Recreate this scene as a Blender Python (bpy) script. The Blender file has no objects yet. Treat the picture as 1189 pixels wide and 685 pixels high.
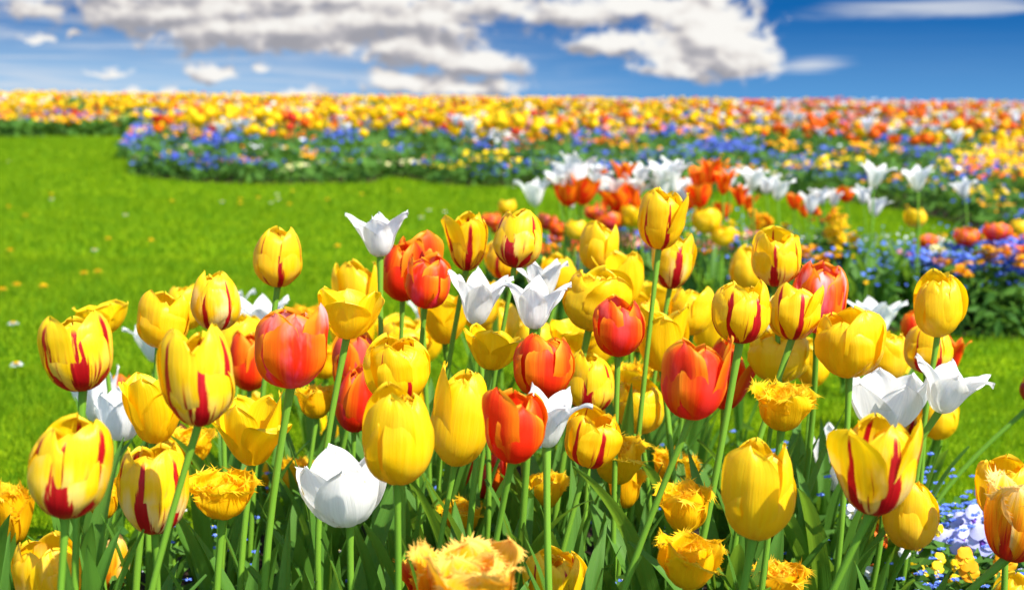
import bpy, math, random
import numpy as np
from mathutils import Vector, Matrix

random.seed(11)
RNG = np.random.default_rng(11)
R = math.radians
scene = bpy.context.scene
COL = scene.collection

# ------------------------------------------------------------------ camera
FPX = 1500.0                       # focal length in photo pixels (photo is 1189 wide)
CAM_Z = 0.68
PITCH = math.atan((342.5 - 119.0) / FPX)
ROLL = R(0.58)
F = np.array([0, math.cos(PITCH), -math.sin(PITCH)])
R0 = np.array([1.0, 0, 0])
U0 = np.array([0, math.sin(PITCH), math.cos(PITCH)])
RV = R0 * math.cos(ROLL) + U0 * math.sin(ROLL)
UV_ = U0 * math.cos(ROLL) - R0 * math.sin(ROLL)
CAMP = np.array([0, 0, CAM_Z])
cam_d = bpy.data.cameras.new('camera')
cam = bpy.data.objects.new('camera', cam_d)
COL.objects.link(cam)
cam.matrix_world = Matrix(((RV[0], UV_[0], -F[0], 0), (RV[1], UV_[1], -F[1], 0), (RV[2], UV_[2], -F[2], CAM_Z), (0, 0, 0, 1)))
cam_d.sensor_width = 36
cam_d.lens = 36 * FPX / 1189
cam_d.clip_start = 0.05
cam_d.clip_end = 5000
cam_d.dof.use_dof = True
cam_d.dof.focus_distance = 1.3
cam_d.dof.aperture_fstop = 6.2
scene.camera = cam

# ------------------------------------------------------------------ light
EXPO = 1.06
SKY_S = 0.15
SUN_S = 4.6
sun_dir = Vector((0.50, -0.42, 0.80)).normalized()     # towards the sun
sd = bpy.data.lights.new('sun', 'SUN')
sd.energy = SUN_S
sd.angle = R(0.5)
sd.color = (1.0, 0.95, 0.86)
so = bpy.data.objects.new('sun', sd)
COL.objects.link(so)
so.rotation_euler = sun_dir.to_track_quat('Z', 'Y').to_euler()
so.location = (3, -3, 6)

vs = scene.view_settings
vs.view_transform = 'Standard'
vs.look = 'None'
vs.exposure = EXPO
vs.gamma = 1
vs.use_curve_mapping = False
scene.render.film_transparent = False
scene.cycles.max_bounces = 8
scene.cycles.transparent_max_bounces = 4
scene.cycles.use_denoising = True

# ------------------------------------------------------------------ world: Nishita sky with clouds
world = bpy.data.worlds.new('World')
scene.world = world
world.use_nodes = True


class NT:
    """small node-tree helper"""
    def __init__(s, tree): s.t = tree
    def n(s, typ, **kw):
        nd = s.t.nodes.new(typ)
        for k, v in kw.items(): setattr(nd, k, v)
        return nd
    def put(s, sock, v):
        if isinstance(v, bpy.types.NodeSocket): s.t.links.new(v, sock)
        elif v is not None:
            try: sock.default_value = v
            except Exception: sock.default_value = tuple(v) + (1.0,)
    def m(s, op, a, b=None, c=None, clamp=False):
        nd = s.n('ShaderNodeMath', operation=op, use_clamp=clamp)
        for i, v in enumerate((a, b, c)): s.put(nd.inputs[i], v)
        return nd.outputs[0]
    def vm(s, op, a, b=None):
        nd = s.n('ShaderNodeVectorMath', operation=op)
        s.put(nd.inputs[0], a)
        if b is not None: s.put(nd.inputs[1], b)
        return nd.outputs[0]
    def xyz(s, x, y, z=0.0):
        nd = s.n('ShaderNodeCombineXYZ')
        for i, v in enumerate((x, y, z)): s.put(nd.inputs[i], v)
        return nd.outputs[0]
    def sep(s, v):
        nd = s.n('ShaderNodeSeparateXYZ'); s.put(nd.inputs[0], v); return nd.outputs
    def noise(s, vec, scale=5, detail=4, rough=.5, dist=0.0):
        nd = s.n('ShaderNodeTexNoise')
        s.put(nd.inputs['Vector'], vec)
        nd.inputs['Scale'].default_value = scale; nd.inputs['Detail'].default_value = detail
        nd.inputs['Roughness'].default_value = rough; nd.inputs['Distortion'].default_value = dist
        return nd.outputs['Fac']
    def step(s, x, a, b, lo=0.0, hi=1.0):
        nd = s.n('ShaderNodeMapRange', interpolation_type='SMOOTHSTEP')
        for i, v in enumerate((x, a, b, lo, hi)): s.put(nd.inputs[i], v)
        return nd.outputs[0]
    def mix(s, f, a, b, mode='MIX'):
        nd = s.n('ShaderNodeMix', data_type='RGBA', blend_type=mode)
        s.put(nd.inputs[0], f); s.put(nd.inputs[6], a); s.put(nd.inputs[7], b)
        return nd.outputs[2]


def c4(c): return (c[0], c[1], c[2], 1.0)


# clouds: azimuth/elevation ellipses, in 1/1500 radians (cx right of +Y, cy above horizon, rx, ry, weight)
CLOUDS = [
    # big grey bank, left of centre
    (-400, 92, 160, 34, 1.0), (-330, 74, 130, 34, 1.05), (-250, 76, 120, 40, 1.1), (-150, 88, 150, 40, 1.05),
    (-300, 100, 190, 26, 1.0), (-60, 105, 90, 22, .9), (-420, 112, 200, 18, 1.0), (-200, 112, 200, 20, 1.0),
    # white cumulus beneath it
    (-105, 58, 84, 34, 1.1), (-40, 42, 60, 20, 1.05), (-140, 58, 60, 28, 1.0), (-125, 20, 66, 20, 1.05), (-55, 14, 78, 17, 1.05), (-20, 40, 44, 16, 1.0),
    # right-hand cloud
    (60, 100, 90, 26, 1.0), (110, 66, 62, 20, .95), (150, 105, 100, 20, 1.0),
    (212, 68, 70, 56, 1.2), (236, 48, 60, 34, 1.15), (190, 42, 52, 24, 1.0), (205, 98, 56, 40, 1.1), (250, 62, 40, 40, 1.1),
    # small ones
    (-345, 27, 36, 14, .95), (-244, 6, 26, 15, .95), (-555, 90, 58, 18, .95), (-548, 62, 22, 8, .8), (-508, 66, 18, 9, .8),
    (-464, 26, 40, 8, .72), (-288, 36, 14, 13, .8), (-456, 5, 30, 10, .85), (-395, 5, 20, 12, .6),
]
grp = bpy.data.node_groups.new('cloud_density', 'ShaderNodeTree')
grp.interface.new_socket('U', in_out='INPUT', socket_type='NodeSocketFloat')
grp.interface.new_socket('V', in_out='INPUT', socket_type='NodeSocketFloat')
grp.interface.new_socket('D', in_out='OUTPUT', socket_type='NodeSocketFloat')
grp.interface.new_socket('S', in_out='OUTPUT', socket_type='NodeSocketFloat')
g = NT(grp)
gi = g.n('NodeGroupInput'); go = g.n('NodeGroupOutput')
gu, gv = gi.outputs[0], gi.outputs[1]
wv1 = g.noise(g.xyz(g.m('DIVIDE', gu, 30.0), g.m('DIVIDE', gv, 24.0), 11.3), 1.0, 6, .6)
wv2 = g.noise(g.xyz(g.m('DIVIDE', gu, 30.0), g.m('DIVIDE', gv, 24.0), 27.9), 1.0, 6, .6)
gu0, gv0 = gu, gv
gu = g.m('ADD', gu, g.m('MULTIPLY', g.m('SUBTRACT', wv1, .5), 60.0))
gv = g.m('ADD', gv, g.m('MULTIPLY', g.m('SUBTRACT', wv2, .5), 26.0))
best = None
for (cx, cy, rx, ry, wt) in CLOUDS:
    dx = g.m('MULTIPLY_ADD', gu, 1 / rx, -cx / rx)
    dy = g.m('MULTIPLY_ADD', gv, 1 / ry, -cy / ry)
    dy = g.m('MAXIMUM', dy, g.m('MULTIPLY', dy, -1.5))
    dd = g.m('SQRT', g.m('ADD', g.m('MULTIPLY', dx, dx), g.m('MULTIPLY', dy, dy)))
    e = g.m('SUBTRACT', wt, dd)
    best = e if best is None else g.m('SMOOTH_MAX', best, e, .12)
nv = g.xyz(g.m('DIVIDE', gu0, 40.0), g.m('DIVIDE', gv0, 28.0), 3.7)
nf = g.noise(nv, 1.15, 10, .62, .3)
nb = g.noise(nv, 2.6, 3, .5, .0)
dsum = g.m('ADD', best, g.m('MULTIPLY', g.m('SUBTRACT', nf, .49), 2.1))
dsum = g.m('ADD', dsum, g.m('MULTIPLY', g.m('SUBTRACT', nb, .5), .7))
g.put(go.inputs[0], dsum)
ns_ = g.noise(g.xyz(g.m('DIVIDE', gu0, 44.0), g.m('DIVIDE', gv0, 30.0), 3.7), 1.0, 2.5, .5, .3)
g.put(go.inputs[1], g.m('ADD', best, g.m('MULTIPLY', g.m('SUBTRACT', ns_, .5), 2.4)))

w = NT(world.node_tree)
w.t.nodes.clear()
tc = w.n('ShaderNodeTexCoord')
dx, dy, dz = w.sep(w.vm('NORMALIZE', tc.outputs['Generated']))
hyp = w.m('SQRT', w.m('ADD', w.m('MULTIPLY', dx, dx), w.m('MULTIPLY', dy, dy)))
yy = w.m('MAXIMUM', dy, .15)
U = w.m('MULTIPLY', w.m('DIVIDE', dx, yy), 1500.0)
V = w.m('MULTIPLY', w.m('DIVIDE', dz, w.m('MAXIMUM', hyp, .1)), 1500.0)
front = w.step(dy, .2, .5)
sky = w.n('ShaderNodeTexSky', sky_type='NISHITA')
sky.sun_disc = False
sky.sun_elevation = math.asin(sun_dir.z)
sky.sun_rotation = math.atan2(sun_dir.x, sun_dir.y)
sky.air_density = 1.0; sky.dust_density = 0.4; sky.ozone_density = 2.0
zz = w.m('ADD', w.m('MULTIPLY', dz, 3.2), .22)
zz = w.m('MINIMUM', zz, w.m('MAXIMUM', w.m('MULTIPLY', dz, 1.2), .45))
w.put(sky.inputs['Vector'], w.vm('NORMALIZE', w.xyz(dx, dy, zz)))
K = 1.0 / (SKY_S * 2 ** EXPO)
def disp(c): return (c[0] * K, c[1] * K, c[2] * K, 1.0)
# thin high cirrus veil, denser towards the left, streaked
cv = w.xyz(w.m('ADD', w.m('DIVIDE', U, 260.0), w.m('DIVIDE', V, 90.0)), w.m('DIVIDE', V, 16.0), 1.3)
cirr = w.noise(cv, 1.0, 7, .62, .6)
left = w.step(U, 260.0, -500.0)
c1 = w.m('MULTIPLY', w.step(cirr, .40, .75), w.m('MULTIPLY_ADD', left, .85, .015))
def streak(cx, cy, rx, ry, sl, amp):
    a = w.m('DIVIDE', w.m('SUBTRACT', U, cx), rx)
    b = w.m('DIVIDE', w.m('SUBTRACT', w.m('SUBTRACT', V, cy), w.m('MULTIPLY', w.m('SUBTRACT', U, cx), sl)), ry)
    q = w.m('SUBTRACT', 1.0, w.m('SQRT', w.m('ADD', w.m('MULTIPLY', a, a), w.m('MULTIPLY', b, b))))
    q = w.m('ADD', q, w.m('MULTIPLY', w.m('SUBTRACT', cirr, .5), 2.2))
    return w.m('MULTIPLY', w.step(q, .05, .9), amp)
c2 = w.m('MAXIMUM', streak(500, 107, 190, 14, .02, .75), streak(340, 45, 64, 12, .06, .8))
c2 = w.m('MAXIMUM', c2, streak(-540, 20, 90, 10, -.1, .5))
veil = w.m('MULTIPLY', w.m('MAXIMUM', c1, c2), front)
haze = w.m('MULTIPLY', w.step(V, 120.0, -5.0), w.m('MULTIPLY_ADD', left, .55, .16))
low = w.m('MULTIPLY', w.step(V, 700.0, 150.0), front)
skyt = w.mix(1.0, sky.outputs[0], w.mix(w.step(V, 0.0, 115.0), (.036, .26, .42, 1), (.004, .20, .385, 1)), 'MULTIPLY')
skyc = w.mix(low, sky.outputs[0], skyt)
skyc = w.mix(w.m('MULTIPLY', haze, front), skyc, disp((.55, .75, .92)))
skyc = w.mix(veil, skyc, disp((.74, .78, .84)))
def dens(u, v):
    nd = w.n('ShaderNodeGroup'); nd.node_tree = grp
    w.put(nd.inputs[0], u); w.put(nd.inputs[1], v)
    return nd.outputs
D0, S0 = dens(U, V)[:2]
S1 = dens(w.m('ADD', U, 8.0), w.m('ADD', V, 13.0))[1]
D2 = dens(w.m('ADD', U, 3.0), w.m('ADD', V, 5.0))[0]
mask = w.m('MULTIPLY', w.step(D0, -.08, .5), front)
soft = w.noise(w.xyz(w.m('DIVIDE', U, 90.0), w.m('DIVIDE', V, 34.0), 8.1), 1.0, 3, .5)
bankw = w.step(U, 150.0, 10.0, -.14, .10)
shade = w.m('ADD', w.m('MULTIPLY', w.m('SUBTRACT', S1, S0), .80), w.m('MULTIPLY', w.m('SUBTRACT', D2, D0), .22))  # sunlit tops and shaded undersides of the clouds, put into their colour
shade = w.m('ADD', w.m('ADD', shade, bankw), w.m('MULTIPLY', S0, .10))
shade = w.m('ADD', shade, w.m('MULTIPLY', w.m('SUBTRACT', soft, .5), .35))
shade = w.step(shade, -.42, .62)
cc = w.n('ShaderNodeValToRGB')
cr = cc.color_ramp
cr.elements[0].position = 0.0; cr.elements[0].color = (.97, .95, .91, 1)
cr.elements[1].position = 1.0; cr.elements[1].color = (.36, .36, .40, 1)
e = cr.elements.new(.38); e.color = (.80, .76, .73, 1)
e = cr.elements.new(.65); e.color = (.56, .54, .56, 1)
w.put(cc.inputs[0], shade)
cloudc = w.vm('MULTIPLY', cc.outputs[0], (K, K, K))
final = w.mix(mask, skyc, cloudc)
bgn = w.n('ShaderNodeBackground')
w.put(bgn.inputs[0], final)
bgn.inputs[1].default_value = SKY_S
wo = w.n('ShaderNodeOutputWorld')
w.put(wo.inputs[0], bgn.outputs[0])
world.cycles.sampling_method = 'MANUAL'
world.cycles.sample_map_resolution = 512


# ------------------------------------------------------------------ helpers
def pix(x, y, d):
    """point at depth d along the view through photo pixel (x, y)"""
    return CAMP + d * (F + (x - 594.5) / FPX * RV + (342.5 - y) / FPX * UV_)


def ground_at(x, y, z=0.0):
    v = F + (x - 594.5) / FPX * RV + (342.5 - y) / FPX * UV_
    d = (z - CAM_Z) / v[2]
    return CAMP + d * v


def ground_z(Y):
    Y = np.asarray(Y, float)
    t = np.clip((Y - 22) / 26, 0, 1)
    return 0.30 * t * t * (3 - 2 * t)


def mesh_np(name, V, quads=None, tris=None, mats=(), midx=None, uv=None, smooth=True):
    """V (n,3); quads (q,4); tris (t,3) -> mesh; uv per vertex"""
    me = bpy.data.meshes.new(name)
    V = np.ascontiguousarray(V, dtype=np.float32)
    q = np.zeros((0, 4), np.int32) if quads is None else np.asarray(quads, np.int32)
    t = np.zeros((0, 3), np.int32) if tris is None else np.asarray(tris, np.int32)
    loops = np.concatenate([q.ravel(), t.ravel()]).astype(np.int32)
    nf = len(q) + len(t)
    me.vertices.add(len(V)); me.vertices.foreach_set('co', V.ravel())
    me.loops.add(len(loops)); me.loops.foreach_set('vertex_index', loops)
    me.polygons.add(nf)
    starts = np.concatenate([np.arange(len(q)) * 4, len(q) * 4 + np.arange(len(t)) * 3]).astype(np.int32)
    me.polygons.foreach_set('loop_start', starts)
    for m in mats: me.materials.append(m)
    if midx is not None: me.polygons.foreach_set('material_index', np.asarray(midx, np.int32))
    me.update(calc_edges=True)
    if uv is not None:
        l = me.uv_layers.new(name='UVMap')
        l.data.foreach_set('uv', np.asarray(uv, np.float32)[loops].ravel())
    me.polygons.foreach_set('use_smooth', np.full(nf, smooth))
    me.validate()
    return me


def link(name, data, parent=None, loc=None):
    o = bpy.data.objects.new(name, data)
    COL.objects.link(o)
    if parent is not None: o.parent = parent
    if loc is not None: o.location = loc
    return o


def tag(o, label=None, cat=None, group=None, kind=None):
    if label: o['label'] = label
    if cat: o['category'] = cat
    if group: o['group'] = group
    if kind: o['kind'] = kind
    return o


def grid_quads(nr, nc, off=0):
    i = np.arange(nr - 1)[:, None] * nc + np.arange(nc - 1)[None, :]
    i = i.ravel() + off
    return np.stack([i, i + 1, i + nc + 1, i + nc], 1)


def pinterp(t, pts):
    """monotone cubic (PCHIP) through control points"""
    x = np.array([p[0] for p in pts], float); y = np.array([p[1] for p in pts], float)
    h = np.diff(x); dl = np.diff(y) / h
    m = np.zeros_like(x)
    for i in range(1, len(x) - 1):
        if dl[i - 1] * dl[i] > 0:
            w1 = 2 * h[i] + h[i - 1]; w2 = h[i] + 2 * h[i - 1]
            m[i] = (w1 + w2) / (w1 / dl[i - 1] + w2 / dl[i])
    m[0] = dl[0]; m[-1] = dl[-1]
    k = np.clip(np.searchsorted(x, t, side='right') - 1, 0, len(h) - 1)
    s = (t - x[k]) / h[k]
    return ((2 * s**3 - 3 * s**2 + 1) * y[k] + (s**3 - 2 * s**2 + s) * h[k] * m[k]
            + (-2 * s**3 + 3 * s**2) * y[k + 1] + (s**3 - s**2) * h[k] * m[k + 1])


# ------------------------------------------------------------------ materials
def new_mat(name):
    m = bpy.data.materials.new(name); m.use_nodes = True
    m.node_tree.nodes.clear()
    return m, NT(m.node_tree)


def finish(t, col, rough=.5, spec=.3, trans=.3, tcol=None, bump=None, bstr=.3, bdist=.002, sheen=0.0):
    p = t.n('ShaderNodeBsdfPrincipled')
    t.put(p.inputs['Base Color'], col)
    t.put(p.inputs['Roughness'], rough)
    p.inputs['Specular IOR Level'].default_value = spec
    if sheen: p.inputs['Sheen Weight'].default_value = sheen
    nrm = None
    if bump is not None:
        b = t.n('ShaderNodeBump'); b.inputs['Strength'].default_value = bstr; b.inputs['Distance'].default_value = bdist
        t.put(b.inputs['Height'], bump); nrm = b.outputs[0]
        t.put(p.inputs['Normal'], nrm)
    out = t.n('ShaderNodeOutputMaterial')
    if trans:
        tr = t.n('ShaderNodeBsdfTranslucent')
        t.put(tr.inputs[0], tcol if tcol is not None else col)
        if nrm is not None: t.put(tr.inputs['Normal'], nrm)
        mx = t.n('ShaderNodeMixShader'); t.put(mx.inputs[0], trans)
        t.put(mx.inputs[1], p.outputs[0]); t.put(mx.inputs[2], tr.outputs[0])
        t.put(out.inputs[0], mx.outputs[0])
    else:
        t.put(out.inputs[0], p.outputs[0])


def petal_coords(t):
    uv = t.n('ShaderNodeTexCoord').outputs['UV']
    x, y, _ = t.sep(uv)
    s = t.m('MULTIPLY_ADD', x, 2.0, -1.0)
    oi = t.n('ShaderNodeObjectInfo')
    rnd = t.m('MULTIPLY', oi.outputs['Random'], 53.0)
    cr_, cg, cb = t.sep(oi.outputs['Color'])
    # veins fan along the petal
    vein = t.noise(t.xyz(t.m('MULTIPLY', s, 9.0), t.m('MULTIPLY', y, 1.1), rnd), 1.0, 4, .55, .3)
    blot = t.noise(t.xyz(t.m('MULTIPLY', s, 1.6), t.m('MULTIPLY', y, 1.8), rnd), 1.0, 3, .5)
    fine = t.noise(t.xyz(t.m('MULTIPLY', s, 40.0), t.m('MULTIPLY', y, 3.0), rnd), 1.0, 2, .5)
    return s, t.m('ABSOLUTE', s), y, rnd, cr_, cg, cb, vein, blot, fine


def mat_yellow():
    # object colour: R flame size, G pale cream wash, B warm shift
    m, t = new_mat('yellow_petal')
    s, a, y, rnd, fl, pale, warm, vein, blot, fine = petal_coords(t)
    base = t.mix(warm, c4((.93, .625, .002)), c4((.92, .46, .003)))
    base = t.mix(t.m('MULTIPLY', t.step(vein, .35, .7), .40), base, c4((.95, .75, .015)))
    base = t.mix(t.m('MULTIPLY', t.step(fine, .48, .3), .22), base, c4((.90, .40, .002)))
    base = t.mix(t.m('MULTIPLY', t.step(blot, .5, .8), .35), base, c4((.86, .47, .002)))
    # cream wash, strongest low down beside the midrib
    pw = t.m('MULTIPLY', t.step(t.m('ADD', blot, t.m('MULTIPLY', t.m('SUBTRACT', .42, y), .5)), .38, .68), pale)
    base = t.mix(pw, base, c4((.90, .76, .34)))
    # red flame from the base to a thin line near the tip, feathered along the veins
    jag = t.noise(t.xyz(t.m('MULTIPLY', s, 5.0), t.m('MULTIPLY', y, 1.5), rnd), 1.0, 4, .62)
    jag2 = t.noise(t.xyz(t.m('MULTIPLY', s, 13.0), t.m('MULTIPLY', y, 2.2), rnd), 1.0, 2, .5)
    width = t.m('MULTIPLY', t.m('MULTIPLY', fl, 1.25), t.m('ADD', .085, t.m('MULTIPLY', t.m('POWER', t.m('SUBTRACT', 1.0, y, clamp=True), 1.6), .33)))
    width = t.m('MULTIPLY', width, t.m('SUBTRACT', t.m('MULTIPLY', jag, 2.3), .12))
    width = t.m('ADD', width, t.m('MULTIPLY', t.m('SUBTRACT', jag2, .5), t.m('MULTIPLY', fl, .30)))
    width = t.m('ADD', width, t.m('MULTIPLY', t.m('SUBTRACT', fine, .5), t.m('MULTIPLY', fl, t.m('MULTIPLY_ADD', y, -.30, .34))))
    cen = t.m('ABSOLUTE', t.m('ADD', s, t.m('MULTIPLY', t.m('SUBTRACT', blot, .5), .22)))
    flame = t.step(t.m('SUBTRACT', width, cen), -.015, .03)
    lick = t.noise(t.xyz(t.m('MULTIPLY', s, 7.0), t.m('MULTIPLY', y, .9), t.m('ADD', rnd, 9.0)), 1.0, 3, .6)
    lick = t.m('MULTIPLY', t.step(lick, .565, .62), t.m('MULTIPLY', t.step(y, .70, .30), t.step(a, .85, .6)))
    flame = t.m('MAXIMUM', flame, t.m('MULTIPLY', lick, t.step(fl, .3, .6)))
    flame = t.m('MULTIPLY', flame, t.step(y, .97, .82))
    flame = t.m('MULTIPLY', flame, t.step(fl, .02, .1))
    redc = t.mix(t.step(vein, .4, .7), c4((.40, .004, .008)), c4((.56, .006, .012)))
    col = t.mix(flame, base, redc)
    edge = t.m('MULTIPLY', t.step(y, .90, 1.0), .25)
    col = t.mix(edge, col, c4((.95, .72, .06)))
    finish(t, col, t.m('ADD', .30, t.m('MULTIPLY', vein, .2)), .38, .40, t.mix(1.0, col, (1.0, .92, .6, 1), 'MULTIPLY'), t.m('ADD', vein, t.m('MULTIPLY', fine, .35)), .30, .0022)
    return m


def mat_orange():
    # object colour: R redness, G pink blush, B gold edge
    m, t = new_mat('orange_red_petal')
    s, a, y, rnd, red, pink, gold, vein, blot, fine = petal_coords(t)
    f = t.m('ADD', t.m('MULTIPLY', t.m('POWER', a, 1.2), .95), t.m('MULTIPLY', t.m('SUBTRACT', vein, .5), .75))
    f = t.m('ADD', f, t.m('MULTIPLY', t.m('POWER', y, 3.0), .35))
    f = t.m('SUBTRACT', f, t.m('MULTIPLY', red, .36))
    col = t.mix(t.step(f, -.05, .75), c4((.80, .026, .003)), c4((.93, .21, .003)))
    ed = t.step(t.m('ADD', t.m('MULTIPLY', a, .75), t.m('MULTIPLY', t.m('POWER', y, 4.0), .42)), .62, 1.0)
    col = t.mix(t.m('MULTIPLY', ed, gold), col, c4((.92, .42, .02)))
    pk = t.m('MULTIPLY', t.m('MULTIPLY', t.step(a, .6, .1), t.step(blot, .38, .6)), pink)
    col = t.mix(pk, col, t.mix(t.step(y, .3, .8), c4((.82, .07, .17)), c4((.93, .40, .36))))
    finish(t, col, t.m('ADD', .40, t.m('MULTIPLY', vein, .18)), .22, .38, None, t.m('ADD', vein, t.m('MULTIPLY', fine, .3)), .25, .002)
    return m


def mat_white():
    m, t = new_mat('white_petal')
    s, a, y, rnd, cr_, cg, cb, vein, blot, fine = petal_coords(t)
    col = t.mix(t.step(vein, .3, .75), c4((.80, .79, .755)), c4((.90, .89, .85)))
    col = t.mix(t.m('MULTIPLY', t.step(t.m('ADD', y, t.m('MULTIPLY', a, .35)), .48, .0), .5), col, c4((.66, .70, .42)))
    spot = t.step(t.noise(t.xyz(t.m('MULTIPLY', s, 2.5), t.m('MULTIPLY', y, 4.0), rnd), 1.0, 2, .5), .70, .74)
    col = t.mix(t.m('MULTIPLY', spot, cr_), col, c4((.48, .36, .12)))
    finish(t, col, .45, .2, .42, None, t.m('ADD', vein, t.m('MULTIPLY', fine, .35)), .30, .0022)
    return m


def mat_fringed():
    # B warm/orange; G pale tips
    m, t = new_mat('golden_fringed_petal')
    s, a, y, rnd, cr_, pale, warm, vein, blot, fine = petal_coords(t)
    col = t.mix(warm, c4((.93, .58, .003)), c4((.91, .39, .003)))
    col = t.mix(t.m('MULTIPLY', t.step(vein, .4, .75), .4), col, c4((.95, .68, .01)))
    col = t.mix(t.m('MULTIPLY', t.step(blot, .5, .8), .3), col, c4((.90, .42, .003)))
    tip = t.step(t.m('MAXIMUM', y, t.m('MULTIPLY', a, .96)), .86, 1.04)
    col = t.mix(t.m('MULTIPLY', tip, t.m('ADD', .15, pale)), col, c4((.95, .70, .05)))
    finish(t, col, .45, .2, .42, None, t.m('ADD', vein, t.m('MULTIPLY', fine, .5)), .45, .0022)
    return m


def mat_parrot():
    # orange with feathered pale cream margins; R red base amount
    m, t = new_mat('peach_fringed_petal')
    s, a, y, rnd, red, pale, warm, vein, blot, fine = petal_coords(t)
    f = t.m('MAXIMUM', t.m('POWER', y, 2.0), t.m('MULTIPLY', t.m('POWER', a, 1.5), .95))
    f = t.m('ADD', f, t.m('MULTIPLY', t.m('SUBTRACT', vein, .5), 1.1))
    col = t.mix(t.step(f, .1, .6), c4((.88, .24, .004)), c4((.94, .50, .010)))
    col = t.mix(t.m('MULTIPLY', t.step(f, .52, 1.0), pale), col, c4((.95, .70, .27)))
    rb = t.m('ADD', t.m('SUBTRACT', .62, y), t.m('MULTIPLY', t.m('SUBTRACT', vein, .5), 1.2))
    rb = t.m('ADD', rb, t.m('MULTIPLY', t.m('SUBTRACT', .35, a), .5))
    col = t.mix(t.m('MULTIPLY', t.step(rb, .15, .5), red), col, c4((.55, .02, .01)))
    finish(t, col, .45, .25, .36, None, t.m('ADD', vein, t.m('MULTIPLY', fine, .5)), .5, .0022)
    return m


def mat_leaf(name, ca, cb_, trans=.28, rough=.42, tcol=(.20, .36, .04), scale=1.0):
    m, t = new_mat(name)
    uv = t.n('ShaderNodeTexCoord').outputs['UV']
    x, y, _ = t.sep(uv)
    oi = t.n('ShaderNodeObjectInfo')
    rnd = t.m('MULTIPLY', oi.outputs['Random'], 37.0)
    vein = t.noise(t.xyz(t.m('MULTIPLY', x, 26.0), t.m('MULTIPLY', y, 1.0), rnd), scale, 3, .55)
    bl = t.noise(t.xyz(t.m('MULTIPLY', x, 2.0), t.m('MULTIPLY', y, 5.0), rnd), scale, 4, .6)
    col = t.mix(t.m('ADD', t.m('MULTIPLY', vein, .5), t.m('MULTIPLY', oi.outputs['Random'], .5)), c4(ca), c4(cb_))
    col = t.mix(t.m('MULTIPLY', t.step(bl, .45, .75), .45), col, c4((ca[0] * 1.5, ca[1] * 1.25, ca[2] * 1.3)))
    finish(t, col, rough, .2, trans, c4(tcol), vein, .35, .002)
    return m


def mat_simple(name, a, b, trans=.3, rough=.55, spec=.2, island=True, tcol=None):
    m, t = new_mat(name)
    ge = t.n('ShaderNodeNewGeometry')
    f = ge.outputs['Random Per Island'] if island else t.noise(ge.outputs['Position'], 20, 3)
    col = t.mix(f, c4(a), c4(b))
    finish(t, col, rough, spec, trans, c4(tcol) if tcol else None)
    return m


M_Y, M_O, M_W, M_F, M_P = mat_yellow(), mat_orange(), mat_white(), mat_fringed(), mat_parrot()
M_STEM = mat_leaf('tulip_stem_green', (.11, .25, .018), (.16, .32, .025), .0, .5, (.2, .4, .05))
M_LEAF = mat_leaf('tulip_leaf_green', (.055, .155, .016), (.095, .225, .028), .34, .5, (.26, .46, .03))
M_FOL = mat_simple('low_foliage_green', (.040, .115, .016), (.09, .20, .025), .28, .6, .12, True, (.16, .32, .03))
M_BLUE = mat_simple('forget_me_not_blue', (.07, .14, .60), (.16, .27, .78), .25)
M_BLUE2 = mat_simple('far_forget_me_not_blue', (.035, .060, .37), (.09, .14, .52), .2)
M_SMALLW = mat_simple('small_white_flower', (.75, .77, .80), (.85, .85, .85), .25)
M_LILAC = mat_simple('lilac_pansy', (.42, .44, .82), (.62, .62, .90), .3)
M_VIOLET = mat_simple('violet_eye', (.10, .04, .32), (.16, .06, .40), .1)
M_SY = mat_simple('small_yellow_flower', (.88, .55, .002), (.91, .64, .006), .3)
M_SG = mat_simple('small_golden_flower', (.86, .32, .003), (.90, .44, .005), .3)
M_SO = mat_simple('small_orange_flower', (.80, .10, .004), (.86, .20, .005), .3)
M_SR = mat_simple('small_red_flower', (.62, .02, .012), (.80, .07, .02), .3)
M_SP = mat_simple('small_pink_flower', (.80, .22, .18), (.88, .45, .36), .3)
M_CREAM = mat_simple('small_cream_flower', (.85, .78, .30), (.90, .85, .48), .3)
M_STEMF = mat_simple('far_stem_green', (.05, .13, .02), (.10, .22, .04), .2)
M_EYE = mat_simple('floret_eye', (.9, .7, .05), (.9, .8, .2), 0)

# ------------------------------------------------------------------ ground: lawn sheet, soil of the beds
def in_poly(X, Y, poly):
    X = np.asarray(X); Y = np.asarray(Y)
    ins = np.zeros(X.shape, bool)
    n = len(poly)
    for i in range(n):
        x1, y1 = poly[i]; x2, y2 = poly[(i + 1) % n]
        c = ((y1 > Y) != (y2 > Y)) & (X < (x2 - x1) * (Y - y1) / (y2 - y1 + 1e-12) + x1)
        ins ^= c
    return ins


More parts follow.
